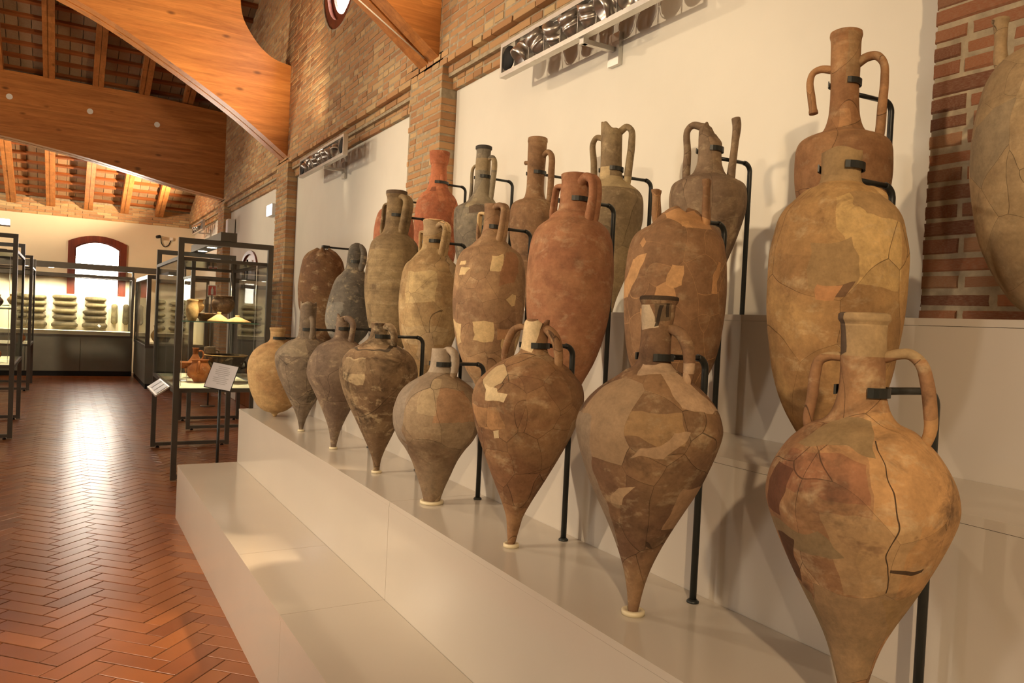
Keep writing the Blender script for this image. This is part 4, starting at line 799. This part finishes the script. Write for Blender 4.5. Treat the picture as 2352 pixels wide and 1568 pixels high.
# ================================================================ LAMP RAILS ON THE RIGHT WALL
def tube_ring(mb, c, axis, r, th):
    axis = np.array(axis, float); axis /= np.linalg.norm(axis); u = np.cross(axis, (0, 0, 1.0)); u /= np.linalg.norm(u); w = np.cross(axis, u)
    return mb.tube([np.array(c) + r * (math.cos(t) * u + math.sin(t) * w) for t in np.linspace(0, 2 * math.pi, 25)], th, 6, caps=False)
def can(mb, c, d, r, ln):
    d = np.array(d, float); d /= np.linalg.norm(d); u = np.cross(d, (0, 1.0, .2)); u /= np.linalg.norm(u); w = np.cross(d, u)
    prof = [(-ln / 2, r * .45), (-ln / 2 + .008, r * .72), (-ln * .15, r * .95), (-ln * .1, r * .95), (-ln * .1 + .001, r), (.0, r), (.001, r * .96), (ln * .2, r * .96), (ln * .2 + .001, r), (ln / 2, r), (ln / 2, r * .85), (ln * .2, r * .6), (ln * .1, .004)]
    V = []; seg = 24
    for z, rr in prof:
        for k in range(seg):
            t = 2 * math.pi * k / seg; V.append(np.array(c) + d * z + rr * (math.cos(t) * u + math.sin(t) * w))
    Fc = [(i * seg + k, i * seg + (k + 1) % seg, (i + 1) * seg + (k + 1) % seg, (i + 1) * seg + k) for i in range(len(prof) - 1) for k in range(seg)]
    mb.add(V, Fc, True); return mb
def lamp_bar(y0, y1, z, label, n=9, lit=(), dirs=None):
    yc = (y0 + y1) / 2; root = empty('lamp_rail', (XW, yc, z), label, 'lamp', 'lamp rails on the right wall')
    x0, x1, hh, th = -.250, -.205, .102, .026      # relative to the wall panel
    L = (y1 - y0) / 2
    for a, b in (((x0, -L, -hh), (x1, L, -hh + th)), ((x0, -L, hh - th), (x1, L, hh)), ((x0, -L, -hh + th), (x1, -L + .02, hh - th)), ((x0, L - .02, -hh + th), (x1, L, hh - th))):
        MB().box(a, b).build('frame_bar', M['alu'], root)
    cell = 2 * L / n
    for i in range(1, n): MB().box((x0 + .005, -L + i * cell - .002, -hh + th), (x1 - .005, -L + i * cell + .002, hh - th)).build('divider', M['alu'], root)
    for i in range(n):
        yy = -L + (i + .5) * cell; c = ((x0 + x1) / 2 + .01, yy, 0)
        d = (dirs[i % len(dirs)] if dirs else (-1, 0, -.4))
        if i in (0, n - 1):
            MB().lathe([(-.004, .004), (-.004, .072), (.004, .072), (.004, .004)], 28).build('blank_disc', M['black'], root).matrix_local = Matrix.Translation((x0 + .012, yy, 0)) @ Matrix.Rotation(math.radians(90), 4, 'Y')
            continue
        can(MB(), c, d, .064, .125).build('spot_can', M['can'], root)
        mb = MB(); tube_ring(mb, (c[0], c[1], 0), (1, .12 * (i % 3 - 1), .1), .072, .003); mb.build('gimbal_ring', M['alu'], root)
        if i in lit:
            dd = np.array(d, float); dd /= np.linalg.norm(dd); u = np.cross(dd, (0, 1.0, .2)); u /= np.linalg.norm(u); w = np.cross(dd, u); cc = np.array(c) + dd * .05
            MB().add([cc + .045 * (math.cos(t) * u + math.sin(t) * w) for t in np.linspace(0, 2 * math.pi, 17)[:-1]], [tuple(range(16))]).build('bulb', M['led'], root)
    for yy in (-.11,):
        MB().box((x1 - .03, yy - .018, -hh - .03), (x1 + .005, yy + .018, -hh)).build('hanger', M['alu'], root)
        MB().box((x1 - .02, yy - .014, -hh - .030), (-.02, yy + .014, -hh - .005)).build('arm', M['alu'], root)
        MB().box((-.028, yy - .045, -hh - .10), (-.001, yy + .045, -hh + .07)).build('wall_plate', M['alu'], root)
    return root
D1 = [(-.6, .2, -.75), (-.5, -.5, -.7), (-.7, .3, -.5), (-.45, -.2, .85), (-.5, .1, .85), (-.55, -.3, .7), (-.5, .4, .75)]
r1 = lamp_bar(2.667, 4.125, 3.088, 'grey metal lamp rail with a row of spotlights, nearest one on the right wall', 9, (), D1)
r2 = lamp_bar(7.18, 8.77, 3.13, 'grey metal lamp rail with one spotlight lit, beyond the brick pier', 9, (4,), D1)
r3 = lamp_bar(15.9, 17.3, 3.13, 'small distant lamp rail near the far corner of the hall', 6, (), D1)
light('rail_spot', 'SPOT', (2.05, 3.75, 3.02), (0.10, 3.45, 0.0), 300, WARM2, .10, 30, .9)
light('rail_spot', 'SPOT', (2.27, 7.95, 3.12), (2.485, 7.55, 2.72), 9, WARM, .03, 80, .9)
light('rail_spot', 'SPOT', (2.05, 7.6, 3.05), (0.0, 6.9, 0.0), 110, WARM2, .05, 50, .6)
light('rail_uplight', 'SPOT', (2.15, 7.9, 3.28), (1.0, 9.6, 5.0), 330, WARM2, .06, 95, .8)
light('rail_uplight', 'SPOT', (2.15, 3.4, 3.25), (0.9, 5.2, 5.0), 260, WARM2, .06, 95, .8)
light('rail_uplight', 'SPOT', (1.9, 16.2, 3.2), (0.6, 17.2, 4.6), 800, WARM2, .05, 110, .6)

# ================================================================ GLASS SHOWCASES
def bar(root, a, b, name='frame_bar', mat='grey_steel', inv=None):
    o = MB().box([min(p, q) for p, q in zip(a, b)], [max(p, q) for p, q in zip(a, b)]).build(name, M[mat], root); return o
def vitrine(x0, x1, y0, y1, label, zb=.765, zt=1.94, ztop=2.10, light_pw=60, shelf=None, box_x=None):
    root = empty('showcase', ((x0 + x1) / 2, (y0 + y1) / 2, 0), label, 'showcase', 'glass showcases on steel frames')
    cx, cy = (x0 + x1) / 2, (y0 + y1) / 2; W, D = (x1 - x0) / 2, (y1 - y0) / 2; t = .045
    for s in (-1, 1):           # two upright portal frames, front and back
        ya, yb = (-D, -D + t) if s < 0 else (D - t, D)
        bar(root, (-W, ya, 0.01), (-W + t, yb, ztop), 'post'); bar(root, (W - t, ya, 0.01), (W, yb, ztop), 'post')
        bar(root, (-W + t, ya, ztop - t), (W - t, yb, ztop), 'top_rail'); bar(root, (-W + t, ya, .02), (W - t, yb, .055), 'foot_rail')
        for sx in (-1, 1): MB().lathe([(0, .018), (.012, .018), (.014, .010), (.022, .010)], 12, (sx * (W - .07), (ya + yb) / 2)).build('foot', M['black'], root)
    c = .03; A, B = -D + t + .004, D - t - .004
    for z0, z1 in ((zb, zb + .035), (zt - c, zt)):
        bar(root, (-W, A, z0), (W, A + c, z1)); bar(root, (-W, B - c, z0), (W, B, z1)); bar(root, (-W, A + c, z0), (-W + c, B - c, z1)); bar(root, (W - c, A + c, z0), (W, B - c, z1))
    for sx in (-1, 1):
        for yy in (A, B - c):
            xx = -W if sx < 0 else W - c; bar(root, (xx, yy, zb + .035), (xx + c, yy + c, zt - c), 'corner_bar')
    z0, z1 = zb + .036, zt - c - .001
    for a, b in (((-W + c, A + .012, z0), (W - c, A + .018, z1)), ((-W + c, B - .018, z0), (W - c, B - .012, z1)), ((-W + .012, A + c, z0), (-W + .018, B - c, z1)), ((W - .018, A + c, z0), (W - .012, B - c, z1))):
        bar(root, a, b, 'glass_pane', 'glass')
    bar(root, (-W + c, A + c, zt - .016), (W - c, B - c, zt - .010), 'glass_lid', 'glass')
    bar(root, (-W + c, A + c, zb + .004), (W - c, B - c, zb + .034), 'display_board', 'cream_board')
    if shelf:
        bar(root, (-W + .06, A + .22, shelf - .010), (W - .05, B - .22, shelf), 'glass_shelf', 'shelf_glass')
        bar(root, (-W + .06, A + .216, shelf - .010), (W - .05, A + .22, shelf), 'shelf_edge', 'glass_edge')
        for xx in (-W + .09, W - .08):
            for yy in (A + .25, B - .25): MB().tube([(xx, yy, zb + .034), (xx, yy, zt - .016)], .0025, 6).build('hanging_wire', M['alu'], root)
    bx = (box_x - cx) if box_x else 0
    bar(root, (bx - .068, -D - .02, ztop), (bx + .068, D - .02, ztop + .075), 'light_box', 'grey_steel')
    for k, yy in enumerate(np.linspace(-D + .28, D - .35, 3)):
        MB().lathe([(-.003, .004), (-.003, .042), (0, .045)], 20, (bx, yy), ztop - .0005).build('led_lens', M['led'], root)
        light('case_spot', 'SPOT', (cx + bx, cy + yy, ztop - .02), (cx + bx, cy + yy, 0), light_pw, (1, .84, .58), .03, 95, .5)
    return root
V1 = vitrine(.815, 1.607, 7.09, 8.92, 'tall steel-framed glass showcase with pots, beside the end of the platform', shelf=1.386, box_x=1.215)
V2 = vitrine(1.31, 2.10, 10.05, 10.95, 'smaller steel-framed glass showcase behind the one with pots', zt=1.90, light_pw=14)
V3 = vitrine(-1.35, -.46, 9.74, 11.4, 'steel-framed glass showcase at the left edge, nearer one', shelf=1.40, zb=.76, zt=2.03, ztop=2.20)
V4 = vitrine(-1.35, -.49, 14.93, 16.3, 'steel-framed glass showcase at the left edge, farther one', shelf=1.40, zb=.74, zt=2.06, ztop=2.24, light_pw=26)
# slanted caption tray on the left side of the first showcase
tr = MB(); tr.add([(.812, 7.35, .80), (.812, 8.15, .80), (.70, 8.15, .72), (.70, 7.35, .72), (.812, 7.35, .785), (.812, 8.15, .785), (.70, 8.15, .705), (.70, 7.35, .705)], [(0, 3, 2, 1), (4, 5, 6, 7), (0, 1, 5, 4), (1, 2, 6, 5), (2, 3, 7, 6), (3, 0, 4, 7)])
tray = tr.build('caption_tray', M['alu'], None, 'slanted metal tray of captions on the side of the showcase', 'caption')
for k in range(3):
    y = 7.40 + k * .25; f = lambda t: (.808 - .104 * t, .7985 - .0745 * t)
    a, b = f(.06), f(.92)
    MB().add([(a[0], y, a[1] + .003), (a[0], y + .22, a[1] + .003), (b[0], y + .22, b[1] + .003), (b[0], y, b[1] + .003)], [(0, 3, 2, 1)]).build('caption_sheet', M['print'], tray)

# ---- pottery inside the showcases
M['pot_buff'] = m_jar('pot_buff', L_(206, 170, 110), L_(186, 146, 92), L_(130, 96, 60), 0, 0, None, 0, .4, 3)
M['pot_dark'] = m_jar('pot_dark', L_(118, 92, 66), L_(92, 70, 50), L_(52, 40, 32), 0, 0, None, 0, .8, 5)
M['pot_orange'] = m_jar('pot_orange', L_(190, 118, 66), L_(168, 98, 54), L_(116, 66, 40), 0, 0, None, 0, .4, 8)
M['pot_black'] = m_jar('pot_black', L_(62, 50, 38), L_(44, 36, 28), L_(150, 104, 60), 0, 0, None, 0, 1.0, 9)
def pot(name, x, y, z, prof, mat, label, cat, hs=(), parts=()):
    root = empty(name, (x, y, z), label, cat); pts = [tuple(q) for q in catmull(prof, 5)]; zt, rt_ = pts[-1]
    pts = [(max(0, a), max(.003, b)) for a, b in pts] + [(zt + .002, rt_ - .003), (zt - .002, rt_ - .007), (max(.012, zt - .5 * zt), max(.004, rt_ * .7))]
    MB().lathe(pts, 40).build('body', M[mat], root)
    for ang, path, r in hs:
        e = (math.cos(ang), math.sin(ang)); MB().tube([(e[0] * q[0], e[1] * q[0], q[1]) for q in (tuple(p) for p in catmull(path, 5))], r, 8).build('handle', M[mat], root)
    return root
SZ, BZ_ = 1.3865, .800
pot('cooking_pot', 1.335, 7.95, SZ + .072, [(0, .05), (.03, .085), (.08, .108), (.12, .104), (.15, .090), (.158, .086), (.175, .098)], 'pot_dark', 'dark round cooking pot with flared rim on the bowl, glass shelf', 'pot')
pot('shallow_bowl', 1.17, 7.95, SZ, [(0, .05), (.012, .055), (.04, .11), (.066, .15), (.07, .152)], 'pot_dark', 'wide shallow dark bowl on the glass shelf', 'bowl')
pot('small_jar', 1.085, 7.95, SZ + .071, [(0, .04), (.03, .065), (.07, .075), (.10, .062), (.112, .060), (.13, .074)], 'pot_buff', 'small buff jar with flared rim at the left of the glass shelf', 'jar')
pot('tall_beaker', 1.015, 7.65, SZ, [(0, .035), (.04, .05), (.10, .055), (.16, .045), (.19, .052)], 'pot_buff', 'buff beaker behind the corner post on the glass shelf', 'beaker')
def lid(x, y, z, r, hgt, label):
    root = empty('pot_lid', (x, y, z), label, 'lid', 'conical lids')
    MB().lathe([(0, r), (.006, r), (hgt * .55, r * .45), (hgt * .8, r * .16), (hgt * .84, .016), (hgt, .022), (hgt + .004, .012)], 40).build('cone', M['pot_buff'], root)
    return root
lid(1.275, 7.79, SZ, .105, .085, 'smaller buff conical lid leaning behind the larger lid')
lid(1.40, 7.55, SZ, .125, .062, 'larger buff conical lid at the front of the glass shelf')
pot('krater', 1.365, 7.85, BZ_, [(0, .075), (.02, .080), (.05, .065), (.10, .10), (.17, .15), (.23, .178), (.242, .192), (.255, .200)], 'pot_black', 'large dark painted krater with pale rim on the lower board', 'krater', [(.3, [(.15, .12), (.21, .14), (.20, .19), (.165, .20)], .011)])
MB().lathe([(0, .190), (.008, .202), (.014, .202), (.016, .192)], 40, caps=False).build('rim_band', M['pot_buff'], bpy.data.objects['krater']).location = (0, 0, .247)
pot('one_handled_jug', 1.115, 7.75, BZ_, [(0, .05), (.02, .06), (.08, .098), (.13, .10), (.18, .075), (.20, .07), (.215, .08)], 'pot_orange', 'squat orange-brown jug with looped handle at the front of the lower board', 'jug', [(-1.8, [(.072, .19), (.12, .20), (.135, .15), (.10, .10)], .012)])
pot('flat_dish', .985, 7.95, BZ_ + .12, [(0, .045), (.02, .05), (.05, .09), (.058, .105)], 'pot_orange', 'orange dish raised on a clear stand at the left of the lower board', 'dish')
MB().box((-.04, -.04, 0), (.04, .04, .1195)).build('clear_stand', M['glass'], None, 'clear block under the orange dish', 'stand').location = (.985, 7.95, BZ_)
pot('flask', 1.14, 8.25, BZ_, [(0, .05), (.06, .09), (.13, .095), (.19, .05), (.24, .025), (.29, .022), (.30, .034)], 'pot_orange', 'orange flask with narrow neck behind the jug', 'flask', [(0, [(.025, .27), (.06, .27), (.075, .22), (.06, .18)], .009)])
pot('cup', 1.29, 8.35, BZ_, [(0, .04), (.08, .06), (.17, .055), (.20, .06), (.31, .055)], 'pot_dark', 'dark tall cup behind the krater', 'cup', [(.4, [(.055, .28), (.10, .27), (.10, .20), (.058, .17)], .009)])
pot('round_flask', 1.43, 8.45, BZ_, [(0, .04), (.06, .085), (.12, .085), (.18, .04), (.21, .03), (.23, .04)], 'pot_orange', 'round orange flask at the back right of the lower board', 'flask')
# left showcases
for k, (x, y, z, s, mt, lb) in enumerate([(-.72, 10.2, .796, .9, 'pot_orange', 'orange pot on the lowest board of the left showcase'), (-.95, 10.5, .796, 1.1, 'pot_buff', 'buff pot at the back of the left showcase board'),
        (-.70, 10.35, 1.401, .7, 'pot_dark', 'dark pot on the glass shelf of the left showcase'), (-.92, 10.3, 1.401, .8, 'pot_orange', 'orange pot on the glass shelf of the left showcase'),
        (-.68, 15.4, .776, .8, 'pot_orange', 'reddish pot on the board of the farther left showcase'), (-.75, 15.5, 1.401, .9, 'pot_buff', 'buff pot on the shelf of the farther left showcase')]):
    pot('round_pot', x, y, z, [(0, .05 * s), (.04 * s, .10 * s), (.11 * s, .13 * s), (.17 * s, .09 * s), (.19 * s, .08 * s), (.21 * s, .10 * s)], mt, lb, 'pot')

# ---- long cabinet showcase along the far wall with milestones stacked against a lit board
FY = 17.98
fc = empty('wall_showcase', (0.0, FY, 0), 'long dark cabinet with glass front along the far wall', 'showcase'); finv = Matrix.Translation((0, -FY, 0))
def fpart(a, b, name, mat): o = bar(fc, a, b, name, mat); o.matrix_parent_inverse = finv; return o
FX0, FX1 = -2.6, 1.235
fpart((FX0, FY + .02, 0), (FX1, 18.74, .10), 'plinth', 'black')
for k in range(4):
    a = FX0 + (FX1 - FX0) * k / 4; b = FX0 + (FX1 - FX0) * (k + 1) / 4; fpart((a + .004, FY + .006, .10), (b - .004, FY + .03, .80), 'cabinet_door', 'cabinet')
fpart((FX0, FY + .03, .10), (FX1, 18.74, .795), 'cabinet_body', 'cabinet')
fpart((FX0, FY, .80), (FX1, 18.74, .845), 'counter_frame', 'grey_steel'); fpart((FX0, FY + .05, .846), (FX1, 18.70, .92), 'display_board', 'cream_board')
fpart((FX0, FY, 2.02), (FX1, FY + .04, 2.085), 'top_rail', 'grey_steel'); fpart((FX0, 18.70, 2.02), (FX1, 18.74, 2.085), 'top_rail', 'grey_steel'); fpart((FX1 - .05, FY + .04, 2.02), (FX1, 18.70, 2.085), 'top_rail', 'grey_steel')
fpart((FX1 - .05, FY, .846), (FX1, FY + .04, 2.02), 'post', 'grey_steel'); fpart((FX1 - .05, 18.70, .846), (FX1, 18.74, 2.02), 'post', 'grey_steel')
fpart((FX0, FY + .012, .846), (FX1 - .051, FY + .018, 2.019), 'glass_pane', 'glass')
fpart((FX0, 18.60, .921), (FX1 - .06, 18.63, 1.675), 'back_board', 'cream_board')
fpart((FX0, FY + .02, 2.185), (1.70, FY + .16, 2.305), 'light_box', 'grey_steel')
for xx in (FX1 - .03, FX0 + .03): fpart((xx - .02, FY + .06, 2.085), (xx + .02, FY + .10, 2.185), 'strut', 'grey_steel')
for xx in (-1.35, -.72, -.28, .25, .80, 1.15):
    o = MB().lathe([(-.003, .004), (-.003, .045), (0, .05)], 16, (xx, FY + .09), 2.1845).build('led_lens', M['led'], fc); o.matrix_parent_inverse = finv
    light('case_spot', 'SPOT', (xx, FY + .09, 2.17), (xx, 18.62, 1.25), 100, (1, .86, .60), .03, 95, .6)
def log(x0, x1, z, y, mat, label, group, r=.058, vert=False):
    L = (x1 - x0); n = 12; pts, rs = [], []
    for i in range(n + 1):
        u = i / n; e = min(u, 1 - u); pts.append((x0 + L * u if not vert else 0, 0, 0 if not vert else L * u)); rs.append(r * (min(1, (.45 + 8 * e)) if e < .08 else 1) * (1 + .05 * math.sin(7 * u + x0 * 9 + z * 5)))
    mb = MB().tube(pts, rs, 14, flat=.92)
    if not vert: mb.v = [(a - (x0 + x1) / 2, b, c) for a, b, c in mb.v]
    o = mb.build('stone_log', M[mat], None, label, 'stone', None, group); o.location = ((x0 + x1) / 2, y, z) if not vert else (0, y, 0); return o
LOGS = {'left': [(-.812, -.352, 1.579), (-.794, -.348, 1.455), (-.805, -.36, 1.321), (-.801, -.348, 1.188), (-.812, -.328, 1.027)],
        'middle': [(-.252, .185, 1.603), (-.24, .205, 1.468), (-.251, .202, 1.313), (-.24, .206, 1.177), (-.259, .226, 1.023)],
        'right': [(.338, .742, 1.59), (.342, .747, 1.452), (.306, .759, 1.304), (.31, .755, 1.184), (.299, .776, 1.027)]}
NTH = ['topmost', 'second from top', 'third from top', 'fourth from top', 'lowest']
for c, rows in LOGS.items():
    for i, (a, b, z) in enumerate(rows):
        o = log(a, b, z, 18.545, 'stone' if i > 2 or (c == 'right' and i > 1) else 'stone2', f'long rounded stone, {NTH[i]} in the {c} column of the far showcase', 'stones on the lit board', .048 if i < 4 else .060)  # upper stones take the paler material: lamp glare put into their colour
        MB().box((-.02, .03, -.012), (.02, .058, .012)).build('peg', M['alu'], o)
for xx, nm in ((.90, 'paler rounded stone standing upright right of the columns in the far showcase'), (1.125, 'darker rounded stone standing upright beside the showcase corner post')):
    o = log(0, .44, 0, 18.545, 'stone2' if xx < 1 else 'stone', nm, 'stones on the lit board', .066, True); o.location = (xx, 18.54, 1.07)
    MB().box((-.02, .03, .2), (.02, .064, .224)).build('peg', M['alu'], o)
MB().box((-.03, 0, -.022), (.03, .003, .022)).build('caption_card', M['print'], None, 'small white caption card on the lowest stone of the right column', 'card').matrix_local = Matrix.Translation((.62, 18.468, 1.03)) @ Matrix.Rotation(math.radians(45), 4, 'Y')

# ---- corner showcase along the right wall, beyond the glass cases
cs = empty('corner_showcase', (1.25, 15.22, 0), 'dark cabinet showcase standing in the far right corner', 'showcase'); cinv = Matrix.Translation((-1.25, -15.22, 0))
def cpart(a, b, name, mat): o = bar(cs, a, b, name, mat); o.matrix_parent_inverse = cinv; return o
CX0, CX1, CY0, CY1 = 1.25, 2.30, 15.22, 17.93
cpart((CX0 + .02, CY0 + .02, 0), (CX1, CY1, .09), 'plinth', 'black'); cpart((CX0 + .01, CY0 + .01, .09), (CX1, CY1, .74), 'cabinet_body', 'cabinet')
cpart((CX0, CY0, .74), (CX1, CY1, .785), 'counter_frame', 'grey_steel'); cpart((CX0 + .05, CY0 + .05, .786), (CX1, CY1, .82), 'display_board', 'cream_board')
for z0, z1 in ((1.99, 2.06),):
    cpart((CX0, CY0, z0), (CX1, CY0 + .05, z1), 'top_rail', 'grey_steel'); cpart((CX0, CY0 + .05, z0), (CX0 + .05, CY1, z1), 'top_rail', 'grey_steel')
cpart((CX0, CY0, .786), (CX0 + .07, CY0 + .05, 1.99), 'post', 'grey_steel'); cpart((CX1 - .05, CY0, .786), (CX1, CY0 + .05, 1.99), 'post', 'grey_steel'); cpart((CX0, CY1 - .05, .786), (CX0 + .05, CY1, 1.99), 'post', 'grey_steel')
cpart((CX0 + .071, CY0 + .014, .786), (CX1 - .051, CY0 + .02, 1.989), 'glass_pane', 'glass'); cpart((CX0 + .014, CY0 + .051, .786), (CX0 + .02, CY1 - .051, 1.989), 'glass_pane', 'glass')
cpart((CX1 - .06, CY0 + .06, .821), (CX1 - .04, CY1 - .06, 1.68), 'back_board', 'cream_board')
cpart((CX0 + .35, CY0 + .1, 2.06), (CX0 + .48, CY1, 2.15), 'light_box', 'grey_steel')
light('case_spot', 'SPOT', (CX0 + .42, 15.9, 2.04), (CX0 + .5, 15.9, 0), 26, (1, .86, .6), .03, 110, .6)
light('case_spot', 'SPOT', (CX0 + .42, 17.1, 2.04), (CX0 + .6, 17.1, 0), 26, (1, .86, .6), .03, 110, .6)
pot('pale_vase', 1.50, 15.75, .821, [(0, .05), (.05, .09), (.14, .12), (.22, .08), (.26, .05), (.32, .075)], 'pot_buff', 'pale vase with dark patches in the corner showcase', 'vase')
pot('dark_vase', 1.66, 16.0, .821, [(0, .05), (.06, .08), (.2, .10), (.3, .06), (.36, .045), (.43, .07)], 'pot_dark', 'dark vase behind the pale one in the corner showcase', 'vase')

# ================================================================ SMALL THINGS
# caption stand in front of the first showcase
sg = empty('caption_stand', (1.10, 6.55, 0), 'black pole stand with a slanted white text sheet before the showcase', 'stand')
MB().tube([(0, 0, .012), (0, 0, .90)], .012, 12).build('pole', M['steel'], sg); MB().lathe([(0, .13), (.008, .13), (.012, .12), (.013, .02)], 32).build('base_plate', M['steel'], sg)
tilt = Matrix.Translation((.01, .0, .955)) @ Matrix.Rotation(math.radians(-14), 4, 'Z') @ Matrix.Rotation(math.radians(52), 4, 'X') @ Matrix.Rotation(math.radians(-12), 4, 'Z')
pl = MB().box((-.105, -.125, -.006), (.105, .125, -.001)).build('tray', M['black'], sg); pl.matrix_local = tilt
sh = MB().box((-.100, -.120, -.001), (.100, .120, .001)).build('text_sheet', M['print'], sg); sh.matrix_local = tilt
for k, (a, b) in enumerate([(-.05, .04), (-.045, .035), (-.06, .05), (-.06, .055), (-.055, .05), (-.03, .03), (-.06, .06), (-.06, .05), (-.055, .06), (-.02, .05)]):
    zz = .09 - k * .018; MB().box((a, zz - .003, 0), (b, zz + .003, .0006)).build('text_line', M['ink'], sh).matrix_local = Matrix.Translation((0, 0, .001))
# emergency lamp and speaker on the right wall, security camera on the far wall
el = empty('emergency_lamp', (XW, 11.02, 2.92), 'glowing white emergency lamp on the wall beyond the second brick pier', 'lamp')
MB().box((-.07, -.16, -.08), (-.001, .16, .08)).build('housing', M['white'], el); MB().box((-.076, -.15, -.07), (-.0705, .15, .07)).build('lens', M['led_cool'], el)
sp_ = empty('wall_speaker', (XW, 13.95, 2.93), 'small grey loudspeaker high on the wall by the third pier', 'speaker')
MB().box((-.13, -.11, -.13), (-.02, .11, .13)).build('box', M['white'], sp_); MB().box((-.134, -.09, -.11), (-.1305, .09, .11)).build('grille', M['print'], sp_); MB().box((-.019, -.03, -.03), (-.001, .03, .03)).build('bracket', M['black'], sp_)
sc_ = empty('security_camera', (1.80, YF, 3.03), 'small black security camera with looping cable on the far wall', 'camera')
MB().tube([(-.06, -.20, .015), (-.10, -.10, .01)], .035, 14).build('housing', M['black'], sc_); MB().tube([(-.08, -.14, .01), (-.02, -.06, .04), (.02, -.002, .04)], .012, 8).build('arm', M['white'], sc_)
MB().tube([tuple(p) for p in catmull([(-.02, -.03, .02), (.0, -.03, -.12), (.06, -.03, -.19), (.14, -.02, -.15), (.19, -.01, -.03)], 5)], .010, 7).build('cable', M['black'], sc_); MB().box((.16, -.05, -.04), (.23, -.001, .03)).build('junction_box', M['white'], sc_)
lw = empty('led_lamp', (-.66, 9.8, 2.276), 'glowing white lamp at the left edge, on top of the nearer left showcase', 'lamp')
MB().box((-.10, -.03, 0), (.12, .03, .015)).build('housing', M['alu'], lw); MB().box((-.095, -.028, .0155), (.115, .028, .075)).build('diffuser', M['led_cool'], lw)
# wooden arched door in the third bay
dr = MB(); arcd = [(12.55 + .60 * math.cos(t), 2.15 + .30 * math.sin(t)) for t in np.linspace(0, math.pi, 17)]
door_1 = empty('door_1', (XW, 12.55, 0), None, None); door_1['kind'] = 'structure'; dinv = Matrix.Translation((-XW, -12.55, 0))
def arc2(r, s): return [(12.55 + r * math.cos(t), 2.15 + s * math.sin(t)) for t in np.linspace(0, math.pi, 17)]
mb = MB(); o_, i_ = [(13.15, 0)] + arc2(.60, .30) + [(11.95, 0)], [(13.07, 0)] + arc2(.52, .24) + [(12.03, 0)]; n = len(o_)
V = [(XW - .03, *p) for p in o_] + [(XW - .03, *p) for p in i_] + [(XW + .02, *p) for p in o_] + [(XW + .02, *p) for p in i_]
mb.add(V, [q for k in range(n - 1) for q in ((k, n + k, n + k + 1, k + 1), (n + k, 3 * n + k, 3 * n + k + 1, n + k + 1), (k, k + 1, 2 * n + k + 1, 2 * n + k))]).build('door_frame', M['redwood'], door_1).matrix_parent_inverse = dinv
for s in (0, 1):
    half = [p for p in arc2(.52, .24) if (p[0] >= 12.55 if s else p[0] <= 12.55)]
    poly = ([(12.553, 0), (13.07, 0)] + half) if s else ([(12.547, 0)] + half + [(12.03, 0)])
    o = MB().prism(poly, XW - .002, XW + .014, 'x').build('door_leaf', M['door'], door_1); o.matrix_parent_inverse = dinv
MB().tube([(XW - .05, 12.50, 1.9), (XW - .05, 12.50, 2.3)], .014, 8).build('bolt', M['black'], door_1).matrix_parent_inverse = dinv
# fire extinguisher sign on a post
fs = empty('fire_sign', (1.93, 12.5, 0), 'red and white fire extinguisher sign on a thin post', 'sign')
MB().tube([(0, 0, .012), (0, 0, 1.72)], .012, 10).build('post', M['grey_steel'], fs); MB().lathe([(0, .11), (.01, .11), (.012, .02)], 24).build('base_plate', M['grey_steel'], fs)
MB().box((-.065, -.006, 1.69), (.065, -.001, 1.87)).build('plate', M['white'], fs); MB().box((-.056, -.009, 1.71), (.056, -.0065, 1.855)).build('red_panel', M['red'], fs)
MB().prism([(-.018, 1.725), (.018, 1.725), (.018, 1.80), (.007, 1.82), (.007, 1.84), (-.007, 1.84), (-.007, 1.82), (-.018, 1.80)], -.0115, -.0092, 'y').build('extinguisher_symbol', M['white'], fs)
bpy.context.view_layer.update()
